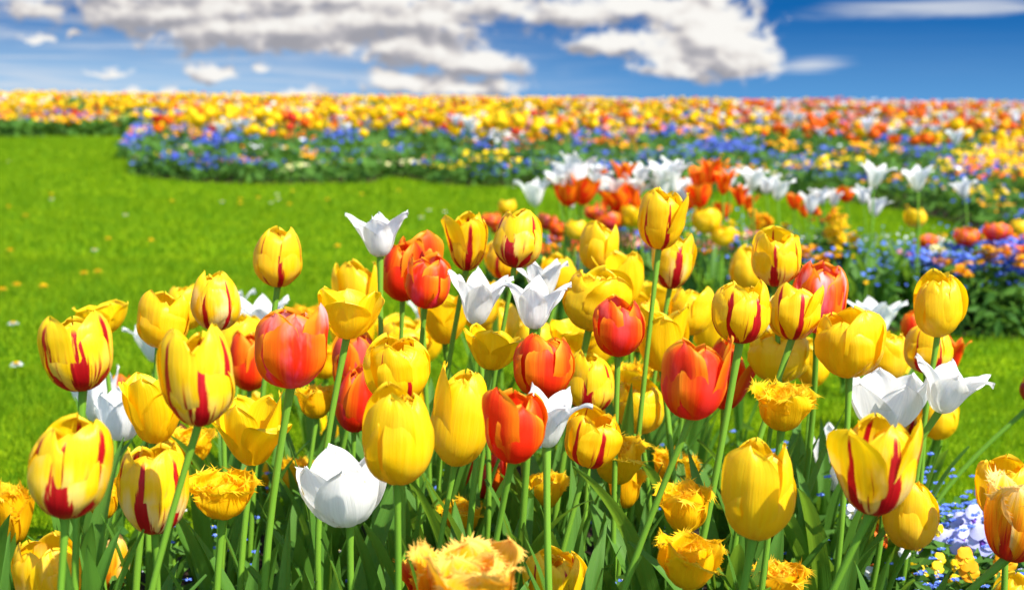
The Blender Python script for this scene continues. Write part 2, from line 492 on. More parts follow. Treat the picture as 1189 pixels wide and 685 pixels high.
NEAR_BED = [(-1.3, .3), (-1.1, 1.4), (-.62, 1.66), (-.42, 1.95), (-.22, 2.2), (0, 2.35), (.3, 2.38), (.46, 2.15), (.58, 1.82), (.8, 1.74), (1.1, 1.7), (1.4, .3)]
MID_BED = [(.12, 4.25), (.05, 4.8), (.2, 5.3), (.9, 5.55), (1.6, 5.2), (2.4, 4.9), (3.6, 4.9), (3.6, 3.75), (2.2, 3.72), (1.45, 3.78), (.8, 3.9), (.35, 4.0)]
def gp(x, y): p = ground_at(x, y); return (p[0], p[1])
FAR_FRONT_PX = [(212, 157), (150, 203), (185, 208), (240, 213), (330, 215), (430, 213), (455, 206), (480, 209), (520, 217), (640, 219), (800, 222), (950, 230), (1030, 242), (1090, 254), (1130, 268), (1330, 330)]
FAR_BED = [(-60, 21.5)] + [(gp(-200, 157)[0], 21.2), (gp(0, 157)[0], 21.0)] + [gp(*q) for q in FAR_FRONT_PX] + [(40, 8), (80, 70), (-80, 70)]


def blob_noise(P, seed, f):
    r = np.random.default_rng(seed)
    out = np.zeros(len(P))
    for i in range(6):
        a = r.uniform(0, 6.28); k = f * r.uniform(.5, 1.6)
        out += np.sin(P[:, 0] * math.cos(a) * k + P[:, 1] * math.sin(a) * k + r.uniform(0, 6.28))
    return out / 6


def ground_mats():
    m, t = new_mat('lawn_ground')
    pos = t.n('ShaderNodeNewGeometry').outputs['Position']
    n1 = t.noise(pos, 60, 6, .65); n2 = t.noise(pos, 3.2, 6, .7); n3 = t.noise(pos, 16, 4, .65)
    col = t.mix(n1, c4((.088, .175, .004)), c4((.18, .285, .006)))
    col = t.mix(t.m('MULTIPLY', t.step(n2, .42, .62), .7), col, c4((.22, .30, .004)))
    col = t.mix(t.m('MULTIPLY', t.step(n3, .42, .60), .7), col, c4((.045, .13, .002)))
    finish(t, col, .95, .0, 0)
    s, t = new_mat('dark_soil')
    pos = t.n('ShaderNodeNewGeometry').outputs['Position']
    n1 = t.noise(pos, 45, 8, .7); n2 = t.noise(pos, 9, 4, .5)
    col = t.mix(n1, c4((.018, .012, .008)), c4((.085, .055, .035)))
    col = t.mix(t.m('MULTIPLY', n2, .5), col, c4((.045, .028, .018)))
    finish(t, col, .95, .1, 0, None, n1, 1.0, .03)
    return m, s


M_LAWN, M_SOIL = ground_mats()
ys = np.concatenate([np.linspace(-6, 22, 15), np.linspace(24, 50, 27), np.array([60, 90, 150, 300, 700, 1800.])])
xs = np.array([-1800, -400, -80, -20, -5, 0, 5, 20, 80, 400, 1800.])
gx, gy = np.meshgrid(xs, ys)
gv_ = np.stack([gx.ravel(), gy.ravel(), ground_z(gy.ravel())], 1)
o = link('lawn', mesh_np('lawn', gv_, grid_quads(len(ys), len(xs)), mats=[M_LAWN], smooth=True))
tag(o, kind='structure')


def soil_sheet(name, poly):
    # subdivided fan: fine triangles following the ground, slightly above the lawn
    X0, X1 = min(p[0] for p in poly), max(p[0] for p in poly)
    Y0, Y1 = min(p[1] for p in poly), max(p[1] for p in poly)
    import bmesh
    bm = bmesh.new()
    vs_ = [bm.verts.new((p[0], p[1], 0)) for p in poly]
    from mathutils.geometry import tessellate_polygon
    for tri in tessellate_polygon([[Vector((p[0], p[1], 0)) for p in poly]]):
        bm.faces.new([vs_[k] for k in tri])
    for yc in (24, 27, 30, 33, 36, 39, 42, 45, 48, 52):
        if Y0 < yc < Y1:
            bmesh.ops.bisect_plane(bm, geom=bm.verts[:] + bm.edges[:] + bm.faces[:], plane_co=(0, yc, 0), plane_no=(0, 1, 0))
    for v in bm.verts: v.co.z = float(ground_z(v.co.y)) + .006
    bmesh.ops.recalc_face_normals(bm, faces=bm.faces[:])
    me = bpy.data.meshes.new(name); bm.to_mesh(me); bm.free()
    me.materials.append(M_SOIL)
    if me.polygons[0].normal.z < 0: me.flip_normals()
    tag(link(name, me), kind='structure')


soil_sheet('near_bed_soil', NEAR_BED)
soil_sheet('middle_bed_soil', MID_BED)
soil_sheet('far_bed_soil', FAR_BED)


# ------------------------------------------------------------------ grass
def make_grass():
    m, t = new_mat('grass_blade')
    ge = t.n('ShaderNodeNewGeometry')
    n2 = t.noise(ge.outputs['Position'], 3.2, 6, .7); n3 = t.noise(ge.outputs['Position'], 16.0, 4, .65)
    col = t.mix(ge.outputs['Random Per Island'], c4((.088, .185, .004)), c4((.215, .33, .006)))
    col = t.mix(t.m('MULTIPLY', t.step(n2, .42, .62), .7), col, c4((.26, .34, .004)))
    col = t.mix(t.m('MULTIPLY', t.step(n3, .42, .60), .75), col, c4((.045, .14, .002)))
    finish(t, col, .7, .08, .40, c4((.27, .46, .005)))
    Ps = []; Hs = []; Ws = []
    for (a, b, dn, hh, ww) in ((1.5, 3.2, 17000, .030, .0030), (3.2, 5.5, 6500, .032, .0048), (5.5, 9, 2300, .034, .008), (9, 15, 850, .038, .014), (15, 23, 330, .042, .024)):
        n = int(dn * (.44 * (b * b - a * a) + .9 * (b - a)))
        Y = np.sqrt(RNG.uniform(a * a, b * b, n)); X = RNG.uniform(-1, 1, n) * (.44 * Y + .45)
        k = ~(in_poly(X, Y, NEAR_BED) | in_poly(X, Y, MID_BED) | in_poly(X, Y, FAR_BED))
        P = np.stack([X, Y], 1)[k]
        Ps.append(P); Hs.append(RNG.uniform(.5, 1.25, len(P)) * hh * (1 + .3 * blob_noise(P, 3, 3))); Ws.append(RNG.uniform(.7, 1.3, len(P)) * ww)
    P = np.concatenate(Ps); Hh = np.concatenate(Hs); W = np.concatenate(Ws)
    n = len(P)
    az = RNG.uniform(0, 6.283, n); ln = RNG.uniform(.15, .9, n) * Hh; la = RNG.uniform(0, 6.283, n)
    dx, dy = np.cos(az) * W / 2, np.sin(az) * W / 2
    z0 = ground_z(P[:, 1])
    V = np.zeros((n, 3, 3))
    V[:, 0] = np.stack([P[:, 0] - dx, P[:, 1] - dy, z0], 1)
    V[:, 1] = np.stack([P[:, 0] + dx, P[:, 1] + dy, z0], 1)
    V[:, 2] = np.stack([P[:, 0] + np.cos(la) * ln, P[:, 1] + np.sin(la) * ln, z0 + Hh], 1)
    me = mesh_np('grass', V.reshape(-1, 3), None, np.arange(3 * n).reshape(-1, 3), [m], smooth=False)
    tag(link('grass', me), 'short mown bright green lawn grass between the flower beds', 'grass', kind='stuff')


make_grass()

# ------------------------------------------------------------------ tulip petals
HC = [(0, 0), (.08, .022), (.2, .11), (.35, .275), (.5, .465), (.7, .715), (.85, .885), (1, 1)]
PR = {
    'egg': dict(r=[(0, .10), (.08, .36), (.2, .68), (.35, .93), (.48, 1), (.65, .96), (.82, .80), (.92, .64), (1, .44)], h=HC,
                w=[(0, .22), (.1, .5), (.25, .80), (.45, 1), (.65, .99), (.80, .89), (.90, .70), (.96, .46), (1, .05)], W=1.06),
    'cup': dict(r=[(0, .10), (.08, .36), (.2, .68), (.35, .91), (.5, 1), (.68, 1.0), (.82, .92), (.92, .80), (1, .64)], h=HC,
                w=[(0, .22), (.1, .5), (.25, .80), (.45, 1), (.65, 1.0), (.80, .92), (.90, .73), (.96, .47), (1, .05)], W=1.0),
    'bud': dict(r=[(0, .12), (.08, .40), (.2, .72), (.35, .96), (.48, 1), (.7, .82), (.85, .56), (1, .22)], h=HC,
                w=[(0, .22), (.1, .5), (.25, .80), (.45, 1), (.65, .95), (.80, .74), (.91, .45), (1, .02)], W=1.1),
    'open': dict(r=[(0, .10), (.08, .30), (.2, .54), (.35, .74), (.5, .86), (.7, .92), (.85, .93), (1, .90)], h=HC,
                 w=[(0, .22), (.1, .45), (.25, .74), (.45, .98), (.58, 1), (.75, .84), (.88, .56), (.95, .32), (1, .02)], W=.90),
    'lily': dict(r=[(0, .08), (.1, .25), (.25, .41), (.45, .54), (.6, .65), (.75, .81), (.9, 1.03), (1, 1.2)],
                 h=[(0, 0), (.1, .05), (.25, .20), (.45, .46), (.6, .66), (.75, .83), (.9, .96), (1, 1)],
                 w=[(0, .30), (.15, .66), (.32, .96), (.45, 1), (.6, .85), (.75, .58), (.9, .24), (1, .01)], W=.54),
    'whitecup': dict(r=[(0, .10), (.08, .33), (.2, .58), (.35, .77), (.5, .88), (.7, .95), (.85, .97), (1, .97)], h=HC,
                     w=[(0, .22), (.1, .5), (.25, .8), (.42, 1), (.56, .95), (.72, .72), (.86, .40), (.95, .14), (1, .01)], W=.82),
    'fringe': dict(r=[(0, .10), (.1, .38), (.25, .66), (.45, .84), (.65, .90), (.85, .93), (1, .96)],
                   h=[(0, 0), (.1, .04), (.25, .17), (.45, .42), (.65, .66), (.85, .88), (1, 1)],
                   w=[(0, .3), (.1, .55), (.25, .8), (.5, 1), (.70, .98), (.84, .80), (.94, .50), (1, .22)], W=.84),
}
SHRINK = .93


FRLEN = [1.0]


def petal_grid(shape, Wd, Hd, rs, nt, ns, bend=0.0, bq=2.0, rs_r=1.0, rs_h=1.0, ruffle=.03, fringe=0, wid=1.0, crease=.03):
    """one petal of a bloom (radius Wd/2, height Hd) pointing towards +X; returns V, quads, tris, uv"""
    p = PR[shape]
    Rr = Wd / 2
    tau = np.linspace(0, 1, nt)
    t = 1 - (1 - tau) ** 1.45
    tf = np.linspace(0, 1, 81)
    r = Rr * rs_r * pinterp(tf, p['r']); h = Hd * rs_h * pinterp(tf, p['h'])
    # bend the midline outward progressively
    dr, dh = np.diff(r), np.diff(h)
    L = np.hypot(dr, dh); ang = np.arctan2(dh, dr) - bend * ((tf[1:] + tf[:-1]) / 2) ** bq
    rb = np.concatenate([[r[0]], r[0] + np.cumsum(L * np.cos(ang))])
    hb = np.concatenate([[0], np.cumsum(L * np.sin(ang))])
    r_ = np.interp(t, tf, rb); h_ = np.interp(t, tf, hb)
    gr = np.gradient(rb, tf); gh = np.gradient(hb, tf)
    gl = np.hypot(gr, gh)
    nr_, nh_ = np.interp(t, tf, -gh / gl), np.interp(t, tf, gr / gl)     # inward normal
    wv = Rr * p['W'] * wid * pinterp(t, p['w'])
    Rc = np.maximum(np.minimum(r_, Rr * 1.1) * 1.0, Rr * .34) * (1 + .55 * np.clip(bend, 0, 1.2) * t)
    s = np.linspace(-1, 1, ns)
    T, S = np.meshgrid(t, s, indexing='ij')
    ph = rs.uniform(0, 6.28, 8)
    A = (wv[:, None] * S) / Rc[:, None]
    inn = Rc[:, None] * (1 - np.cos(A))
    tan = Rc[:, None] * np.sin(A)
    # irregularities along the normal
    up = np.clip((T - .12) / .5, 0, 1)
    d = ruffle * Rr * np.abs(S) ** 1.6 * up * (np.sin(6.5 * T + ph[0] + 1.2 * np.sign(S)) + .6 * np.sin(13 * T + ph[1] + 2 * S))
    d += .035 * Rr * up * (np.sin(2.2 * S + 3.0 * T + ph[2]) + .7 * np.sin(3.7 * S - 4.5 * T + ph[3]))
    d += crease * Rr * up * np.exp(-(S / .10) ** 2) * np.sin(np.pi * np.clip(T * 1.05, 0, 1))
    d += .012 * Rr * up * np.sin(9 * S + ph[4]) * np.sin(np.pi * T)
    d -= .05 * Rr * np.abs(S) ** 5 * up                                   # margins roll outward
    inn = inn + d
    # irregular outline
    hz = .024 * Hd * up ** 2 * (np.sin(5 * S + ph[5]) + .6 * np.sin(11 * S + ph[6]) + .35 * np.sin(23 * S + ph[4])) * T ** 3
    X = r_[:, None] + nr_[:, None] * inn
    Z = h_[:, None] + nh_[:, None] * inn + hz
    Y = tan + .04 * Rr * np.sin(2.6 * T + ph[7]) * T
    V = np.stack([X.ravel(), Y.ravel(), Z.ravel()], 1)
    uv = np.stack([(S.ravel() + 1) / 2, T.ravel()], 1)
    q = grid_quads(nt, ns)
    tris = None
    if fringe:
        G = V.reshape(nt, ns, 3)
        path = [(i, 0) for i in range(int(nt * .42), nt)] + [(nt - 1, j) for j in range(1, ns)] + [(i, ns - 1) for i in range(nt - 2, int(nt * .42), -1)]
        pts = np.array([G[i, j] for i, j in path]); pu = np.array([uv[i * ns + j] for i, j in path])
        inr = np.array([G[max(i - 2, 0) if j not in (0, ns - 1) or i == nt - 1 else i, min(max(j, 2), ns - 3)] for i, j in path])
        sl = np.concatenate([[0], np.cumsum(np.linalg.norm(np.diff(pts, axis=0), axis=1))])
        nsp = int(fringe)
        fv, ft, fu = [], [], []
        for k in range(nsp):
            u = (k + rs.uniform(.1, .9)) / nsp * sl[-1]
            hw = sl[-1] / nsp * rs.uniform(.42, .75)
            a = np.array([np.interp(u - hw, sl, pts[:, c]) for c in range(3)])
            b = np.array([np.interp(u + hw, sl, pts[:, c]) for c in range(3)])
            m_ = (a + b) / 2
            ii = np.array([np.interp(u, sl, inr[:, c]) for c in range(3)])
            out = m_ - ii; out /= np.linalg.norm(out) + 1e-9
            tip = m_ + out * rs.uniform(.05, .19) * Wd * FRLEN[0] + rs.normal(0, .028 * Wd * FRLEN[0], 3) + (b - a) * rs.uniform(-.5, .5)
            pull = (ii - m_) * .12
            n0 = len(V) + len(fv)
            fv += [a + pull, b + pull, tip]; ft.append([n0, n0 + 1, n0 + 2])
            uu = np.array([np.interp(u, sl, pu[:, c]) for c in range(2)])
            fu += [uu, uu, [uu[0], min(uu[1] + .08, 1.08)]]
        V = np.concatenate([V, np.array(fv)]); uv = np.concatenate([uv, np.array(fu)]); tris = np.array(ft)
    return V, q, tris, uv


def rotz(V, a):
    c, s = math.cos(a), math.sin(a)
    return np.stack([V[:, 0] * c - V[:, 1] * s, V[:, 0] * s + V[:, 1] * c, V[:, 2]], 1)


def bloom_parts(shape, W, Hh, rs, rot=0.0, bends=None, open_=0.0, nt=20, ns=17, ruffle=.03, fringe=0, double=False, fit=True):
    """list of petals (V, q, tris, uv) around the z axis, base at the origin, scaled to width W and height Hh"""
    parts = []
    rings = [(0, 1.0, 1.0), (1, SHRINK, 1.02)]
    if double: rings += [(0, .74, .95), (1, .52, .9)]
    for ri, (par, sr, sh) in enumerate(rings):
        for k in range(3):
            idx = 2 * k + par
            b = open_ * rs.uniform(.7, 1.3) + rs.normal(0, .085) + (rs.uniform(.2, .5) if nt > 12 and rs.random() < .09 else 0) - (.03 if par else 0)
            if shape == 'open': b += rs.uniform(-.22, .30)
            if fringe and shape == 'fringe': b += rs.uniform(-.15, .55) - .45 * ri * (ri > 0)
            if shape in ('egg', 'cup', 'bud'): b += (.05 if par else -.07)
            if ri < 2 and bends and idx in bends: b = bends[idx]
            v, q, t, uv = petal_grid(shape, W, Hh, rs, nt, ns, b, 2.0 if b < .8 else 1.6, sr * rs.uniform(.96, 1.03), sh * (.93 if (not par and shape in ('egg', 'bud', 'cup')) else 1.0) * rs.uniform(.86 if shape in ('open', 'whitecup') else .92, 1.05), ruffle, fringe, rs.uniform(.94, 1.05))
            a = -math.pi / 2 + rot + idx * math.pi / 3 + rs.normal(0, .06) + (.5 if ri > 1 else 0)
            parts.append([rotz(v, a), q, t, uv])
    if fit:
        allv = np.concatenate([p[0][:nt * ns] for p in parts])
        w_ = allv[:, 0].max() - allv[:, 0].min(); hh = allv[:, 2].max() - min(0, allv[:, 2].min())
        cx = (allv[:, 0].max() + allv[:, 0].min()) / 2
        kx, kz = W / w_, Hh / hh
        for p in parts:
            p[0] = p[0] * np.array([kx, kx, kz])
    return parts


def tube(pts, rad, n=8):
    pts = np.asarray(pts, float); m = len(pts)
    rad = np.broadcast_to(np.asarray(rad, float), (m,))
    T = np.gradient(pts, axis=0); T /= np.linalg.norm(T, axis=1)[:, None]
    A = np.cross(T, np.array([0, 1.0, 0.02])); A /= np.linalg.norm(A, axis=1)[:, None]
    B = np.cross(T, A)
    th = np.arange(n + 1) / n * 2 * np.pi
    V = pts[:, None] + rad[:, None, None] * (np.cos(th)[None, :, None] * A[:, None] + np.sin(th)[None, :, None] * B[:, None])
    uv = np.stack(np.meshgrid(np.linspace(0, 1, m), np.linspace(0, 1, n + 1), indexing='ij')[::-1], -1)
    return V.reshape(-1, 3), grid_quads(m, n + 1), uv.reshape(-1, 2)


def leaf_grid(rs, L, W, az, z0=.03, lean=.16, bend=.8, n=16, k=7, twist=.5):
    u = np.linspace(0, 1, n)
    el = math.pi / 2 - lean - bend * u ** 1.9
    dl = L / (n - 1)
    rr = np.concatenate([[0], np.cumsum(np.cos(el[1:]) * dl)]); zz = z0 + np.concatenate([[0], np.cumsum(np.sin(el[1:]) * dl)])
    wid = W / 2 * pinterp(u, [(0, .45), (.15, .75), (.4, 1), (.65, .86), (.85, .48), (1, .02)])
    s = np.linspace(-1, 1, k)
    ph = rs.uniform(0, 6.28, 3)
    tw = twist * (u - .2) * rs.choice([-1, 1]) * rs.uniform(.2, 1)
    fold = .75 - .5 * u
    dirr = np.stack([np.cos(el), np.sin(el)], 1)                      # radial, z tangent
    nrm = np.stack([-np.sin(el), np.cos(el)], 1)                       # inward/up normal
    side = wid[:, None] * s[None, :]
    lift = np.abs(side) * fold[:, None] + .05 * W * np.sin(9 * u + ph[0])[:, None] * np.abs(s)[None] ** 2 * np.sign(s)[None]
    sy = side * np.cos(tw)[:, None] - lift * np.sin(tw)[:, None]
    sn = side * np.sin(tw)[:, None] + lift * np.cos(tw)[:, None]
    X = .006 + rr[:, None] + nrm[:, 0][:, None] * sn
    Z = zz[:, None] + nrm[:, 1][:, None] * sn
    Y = sy + (.02 * L * np.sin(3 * u + ph[1]))[:, None]
    V = rotz(np.stack([X.ravel(), Y.ravel(), Z.ravel()], 1), az)
    uv = np.stack([np.broadcast_to((s + 1) / 2, (n, k)).ravel(), np.repeat(u, k)], 1)
    return V, grid_quads(n, k), uv


def add_leaves(root, rs, n, L, W, zoff=0.0, reach=1.0):
    a0 = rs.uniform(0, 6.28)
    for i in range(n):
        v, q, uv = leaf_grid(rs, L * rs.uniform(.75, 1.15), W * rs.uniform(.75, 1.2), a0 + i * 6.283 / n + rs.normal(0, .3), .01 + .02 * i, rs.uniform(.03, .22), rs.uniform(.12, 1.0) * reach)
        lo = link('leaf', mesh_np('leaf', v, q, mats=[M_LEAF], uv=uv), root)


# ------------------------------------------------------------------ the near bed: every tulip listed from the photograph
# kind, x0, y0, x1, y1 (bloom outline in photo pixels), label, options
KINDS = {
    'S': dict(w=.058, shape='cup', mat=M_Y, cat='tulip'), 'Y': dict(w=.058, shape='egg', mat=M_Y), 'YO': dict(w=.066, shape='open', mat=M_Y),
    'O': dict(w=.056, shape='egg', mat=M_O), 'W': dict(w=.075, shape='lily', mat=M_W), 'WC': dict(w=.080, shape='whitecup', mat=M_W),
    'F': dict(w=.050, shape='fringe', mat=M_F), 'P': dict(w=.072, shape='fringe', mat=M_P),
}
N = []
def T(kind, x0, y0, x1, y1, label, **o): N.append((kind, x0, y0, x1, y1, label, o))

# ---- left side
T('S', 57, 364, 136, 458, 'red-flamed yellow tulip with a closed bloom, farthest left of those against the lawn', fl=.9, pale=.2, rot=.35, slope=-.02)
T('YO', 88, 345, 150, 392, 'open plain yellow tulip peeping out behind the leftmost red-flamed bloom', k=1.12, open=.35)
T('Y', 155, 339, 214, 407, 'rounded plain golden yellow tulip standing in front of a white one at upper left', shape='cup', warm=.35, k=1.02)
T('Y', 192, 330, 236, 386, 'plain yellow tulip squeezed between a golden bloom and a cream-streaked one', k=1.1)
T('S', 223, 316, 279, 387, 'pale cream and yellow tulip with one thin red streak above the lawn', fl=.42, pale=.9, rot=-.25, shape='egg')
T('W', 150, 370, 214, 424, 'white tulip almost hidden behind the rounded golden bloom at upper left', k=1.25)
T('W', 244, 334, 292, 392, 'white tulip petals showing right of the cream-streaked yellow bloom', k=1.2)
T('W', 272, 340, 336, 402, 'white pointed tulip half hidden behind the big coral bloom', k=1.2)
T('S', 189, 377, 274, 498, 'tall yellow tulip with dark red flames on a stem slanting left', fl=.75, pale=.3, shape='egg', rot=.25, slope=-.19, bl=-.1)
T('W', 87, 420, 140, 491, 'white tulip left of its white twin, between two flamed yellow blooms', shape='whitecup', k=.88)
T('W', 112, 445, 170, 514, 'white tulip leaning against its white twin below a plain yellow bloom', shape='whitecup', k=.86)
T('O', 114, 434, 152, 474, 'orange bud half hidden between two white tulips on the left', k=1.15, red=.1, gold=.9)
T('YO', 140, 427, 219, 518, 'open plain yellow tulip with pointed petals right of the white twins', shape='open', open=.12, bends={3: .5}, k=.98)
T('O', 266, 385, 314, 456, 'orange tulip half covered by the big coral bloom', k=1.08, red=.25, gold=.7)
T('O', 297, 356, 379, 455, 'big coral orange tulip with a pink blushed front petal', shape='cup', red=.35, pink=.9, gold=.6, rot=.45, k=1.18)
T('S', 296, 265, 350, 336, 'solitary yellow tulip with fine red lines standing highest against the left lawn', fl=.36, pale=.1, warm=.3, shape='egg', rot=.3)
T('Y', 254, 366, 304, 424, 'plain yellow tulip between the tall slanting flamed bloom and the coral one', k=1.15)
T('F', 334, 352, 378, 392, 'frayed amber tulip just visible behind the top of the coral bloom', warm=.6, k=1.45)
# ---- upper middle
T('W', 405, 240, 478, 302, 'white pointed tulip with spreading petals standing alone above the left lawn', rot=.1, k=1.05)
T('O', 441, 277, 494, 352, 'red orange tulip just behind the middle of the orange trio', k=1.04, red=.5, gold=.5)
T('O', 462, 270, 516, 332, 'orange tulip with gold rims at the back of the orange trio', k=1.14, red=.1, gold=.9, shape='cup')
T('O', 467, 296, 520, 361, 'bright red orange tulip in front of the orange trio', k=.98, red=.55, pink=.5, gold=.6, shape='cup')
T('YO', 366, 327, 440, 397, 'open plain yellow tulip with petals spread wide below the lone white one', open=.3, shape='open')
T('Y', 394, 304, 448, 382, 'tall plain yellow tulip behind the wide open yellow one', k=1.16)
T('S', 515, 248, 568, 317, 'yellow tulip with red flames and one petal curled away to the left', fl=.8, pale=.1, warm=.2, shape='cup', bends={5: .9}, rot=.1)
T('S', 570, 243, 625, 314, 'upright yellow tulip with bold red flames above the pair of white tulips', fl=.85, pale=.35, rot=-.3, shape='egg')
T('S', 562, 278, 604, 326, 'orange yellow flamed tulip tucked behind the lower left of an upright flamed one', fl=.6, warm=.6, k=1.2)
T('W', 515, 309, 590, 381, 'white pointed star shaped tulip left of the white pair', k=1.0, rot=.2)
T('W', 597, 294, 664, 352, 'white pointed tulip at the back of the white pair', k=1.0, rot=.5)
T('W', 581, 318, 658, 386, 'white pointed tulip in front of the white pair', k=.94, rot=-.1, shape='lily')
T('Y', 672, 256, 716, 317, 'plain yellow egg shaped tulip against the middle flower bed', k=.98)
T('S', 737, 221, 793, 292, 'highest yellow tulip with thin red lines and a flared right petal', fl=.34, warm=.2, shape='cup', bends={1: .55}, rot=.2)
T('S', 753, 272, 803, 338, 'cream edged yellow tulip with red flames just below the highest bloom', fl=.85, pale=.6, rot=.25, shape='cup')
T('YO', 700, 288, 757, 358, 'pointed plain yellow tulip with a strap petal curling left, below the highest bloom', bends={5: 1.0, 4: .5}, k=1.06)
T('Y', 646, 310, 722, 388, 'large loose many petalled yellow tulip right of the white pair', shape='cup', double=True, ruffle=.08, k=1.35)
T('Y', 626, 296, 668, 345, 'plain yellow tulip behind the back white one of the white pair', k=1.2)
T('YO', 486, 336, 546, 402, 'plain yellow tulip behind the white star shaped one', k=1.12, open=.2)
T('Y', 560, 350, 604, 400, 'plain yellow tulip behind and left of the front white one of the pair', k=1.3)
T('YO', 532, 374, 604, 433, 'low open yellow tulip with wings spread under the white star shaped one', open=.35, bends={1: .9, 5: .9})
T('YO', 635, 370, 697, 414, 'open yellow tulip left of the glossy red one', k=1.1, open=.3)
T('O', 688, 346, 747, 417, 'glossy red tulip set among yellow blooms in the middle', red=.85, gold=.3, pink=.2, shape='cup')
T('Y', 712, 340, 768, 410, 'plain yellow tulip behind and right of the glossy red one', k=1.2)
T('YO', 738, 348, 800, 434, 'tall loose yellow tulip above the big red bloom on the slanting stem', open=.12, shape='open')
T('Y', 776, 334, 828, 392, 'plain yellow tulip left of two flamed blooms on the right', k=1.1, shape='cup')
T('YO', 742, 324, 786, 368, 'plain yellow tulip under the cream edged flamed bloom', k=1.25, open=.2)
T('YO', 436, 362, 492, 414, 'open yellow tulip below the orange trio, left of a white star shaped one', k=1.35, open=.2)
T('Y', 528, 322, 574, 384, 'plain yellow tulip right behind the white star shaped tulip', k=1.3)
T('Y', 600, 372, 648, 428, 'plain yellow tulip low behind the front white one of the pair', k=1.35)
T('Y', 586, 408, 622, 462, 'narrow yellow tulip left of the loose orange red one', k=1.3)
T('YO', 662, 376, 716, 428, 'wide yellow tulip behind the left side of the glossy red one', k=1.3, open=.15)
T('Y', 750, 384, 800, 446, 'yellow tulip half covered by the big red bloom with orange edges', k=1.25, shape='cup')
T('YO', 800, 352, 848, 412, 'open yellow tulip behind the left of the wide forked flame bloom', k=1.3)
T('Y', 880, 384, 922, 442, 'plain yellow tulip in shade behind the stems of the flamed pair', k=1.45)
T('YO', 384, 352, 434, 420, 'plain yellow tulip half hidden under the wide open yellow one', k=1.35)
T('Y', 1012, 404, 1056, 462, 'plain yellow tulip behind the white pair on the right', k=1.35)
T('F', 356, 398, 400, 442, 'frayed golden tulip right of the coral bloom', warm=.2, k=1.3)
T('YO', 262, 468, 316, 528, 'yellow tulip in shade behind the big one with drooping petals', k=1.3)
T('F', 672, 486, 716, 530, 'golden frayed tulip glimpsed behind the golden yellow red streaked bloom', warm=.2, k=1.4)
T('YO', 610, 452, 662, 512, 'yellow tulip in shade between the half hidden white and the red streaked golden one', k=1.45)
T('Y', 452, 548, 494, 602, 'small yellow tulip low behind the stem of the large egg shaped bloom', k=1.25, warm=.2)
T('F', 560, 574, 604, 614, 'small frayed golden tulip low among stems left of the round frayed one', warm=.2, k=1.15)
T('F', 428, 590, 470, 628, 'small frayed golden tulip right of the big white cup', warm=.3, k=1.2)
T('F', 664, 588, 706, 628, 'small frayed golden tulip between the leafy gap and the ragged pair', warm=.25, k=1.2)
T('F', 286, 590, 330, 630, 'small frayed golden tulip low left of the big white cup', warm=.35, k=1.2)
T('O', 700, 474, 738, 522, 'small red tulip in shade between the streaked golden one and the yellow facing right', red=.8, gold=.4, k=1.5)
T('Y', 800, 410, 846, 470, 'yellow tulip behind the stems right of the big red bloom', k=1.5)
T('YO', 470, 486, 514, 540, 'yellow tulip in shade between the two large yellow blooms', k=1.4)
T('Y', 960, 424, 1000, 478, 'yellow tulip behind the white pointed bloom on the right', k=1.4)
T('W', 476, 398, 522, 458, 'white tulip behind the yellow bloom with narrow red lines', k=1.35)
T('W', 655, 322, 694, 378, 'white petals right of the white pair against yellow', k=1.45)
# ---- middle
T('O', 386, 386, 441, 462, 'red orange tulip left of a tall yellow pair, higher of two reds', k=1.06, red=.6, gold=.6, pink=.2, rot=.3)
T('O', 388, 420, 434, 503, 'slim closed red tulip hidden partly by the large egg shaped yellow', k=.84, red=.9, gold=.5, shape='bud', pink=.3)
T('S', 427, 392, 501, 470, 'yellow tulip with narrow red lines rising behind the large egg shaped yellow', fl=.30, shape='cup', rot=.5, k=1.14)
T('Y', 440, 372, 500, 420, 'plain yellow tulip topmost behind the yellow with narrow red lines', k=1.35, shape='cup')
T('Y', 421, 449, 501, 565, 'large egg shaped plain yellow tulip at centre left', k=1.02, rot=.62, slope=-.05)
T('Y', 495, 425, 562, 544, 'large plain yellow tulip right of the egg shaped one', k=.98, rot=-.2, shape='egg', slope=-.12)
T('O', 597, 389, 666, 466, 'loose orange red tulip with ragged inner petals in the middle', red=.45, gold=.8, double=True, shape='cup', k=1.08)
T('S', 658, 407, 714, 482, 'yellow tulip with dark red base flames right of the loose orange one', fl=.75, pale=.15, rot=-.2, shape='egg')
T('O', 557, 450, 632, 541, 'glossy orange red tulip in front of a half hidden white one', red=.6, gold=.75, shape='cup', k=1.0, rot=.2, slope=-.1)
T('W', 588, 445, 682, 524, 'white tulip with pointed petals behind the glossy orange red one', k=1.0, bends={1: .6})
T('S', 650, 474, 713, 544, 'golden yellow tulip with red streaks above the leafy gap', fl=.6, warm=.35, rot=.3, shape='cup', slope=-.2)
T('O', 534, 505, 588, 579, 'low red tulip in the shade of the large yellow bloom', red=.95, gold=.2, k=1.12, pink=.2)
T('F', 482, 522, 514, 558, 'small golden tulip tucked under the large yellow bloom', k=1.0, shape='egg', warm=.5)
T('YO', 240, 443, 346, 545, 'big open yellow tulip with two petals drooping sideways', shape='open', bends={1: 1.7, 5: 1.7}, k=1.45, open=.05)
T('F', 345, 446, 391, 488, 'small frayed golden tulip under the coral bloom', warm=.25)
T('F', 322, 531, 364, 576, 'small frayed golden tulip left of the big white bloom', warm=.35)
T('YO', 372, 478, 424, 528, 'yellow tulip half hidden between the red and the large egg shaped bloom', k=1.2, bends={5: 1.0})
T('WC', 355, 511, 458, 614, 'big white cup shaped tulip in front among green stems', k=1.06, rot=.25, spots=1.0)
T('F', 218, 546, 301, 605, 'wide open frayed golden tulip at lower left', k=1.35, open=.2, warm=.15)
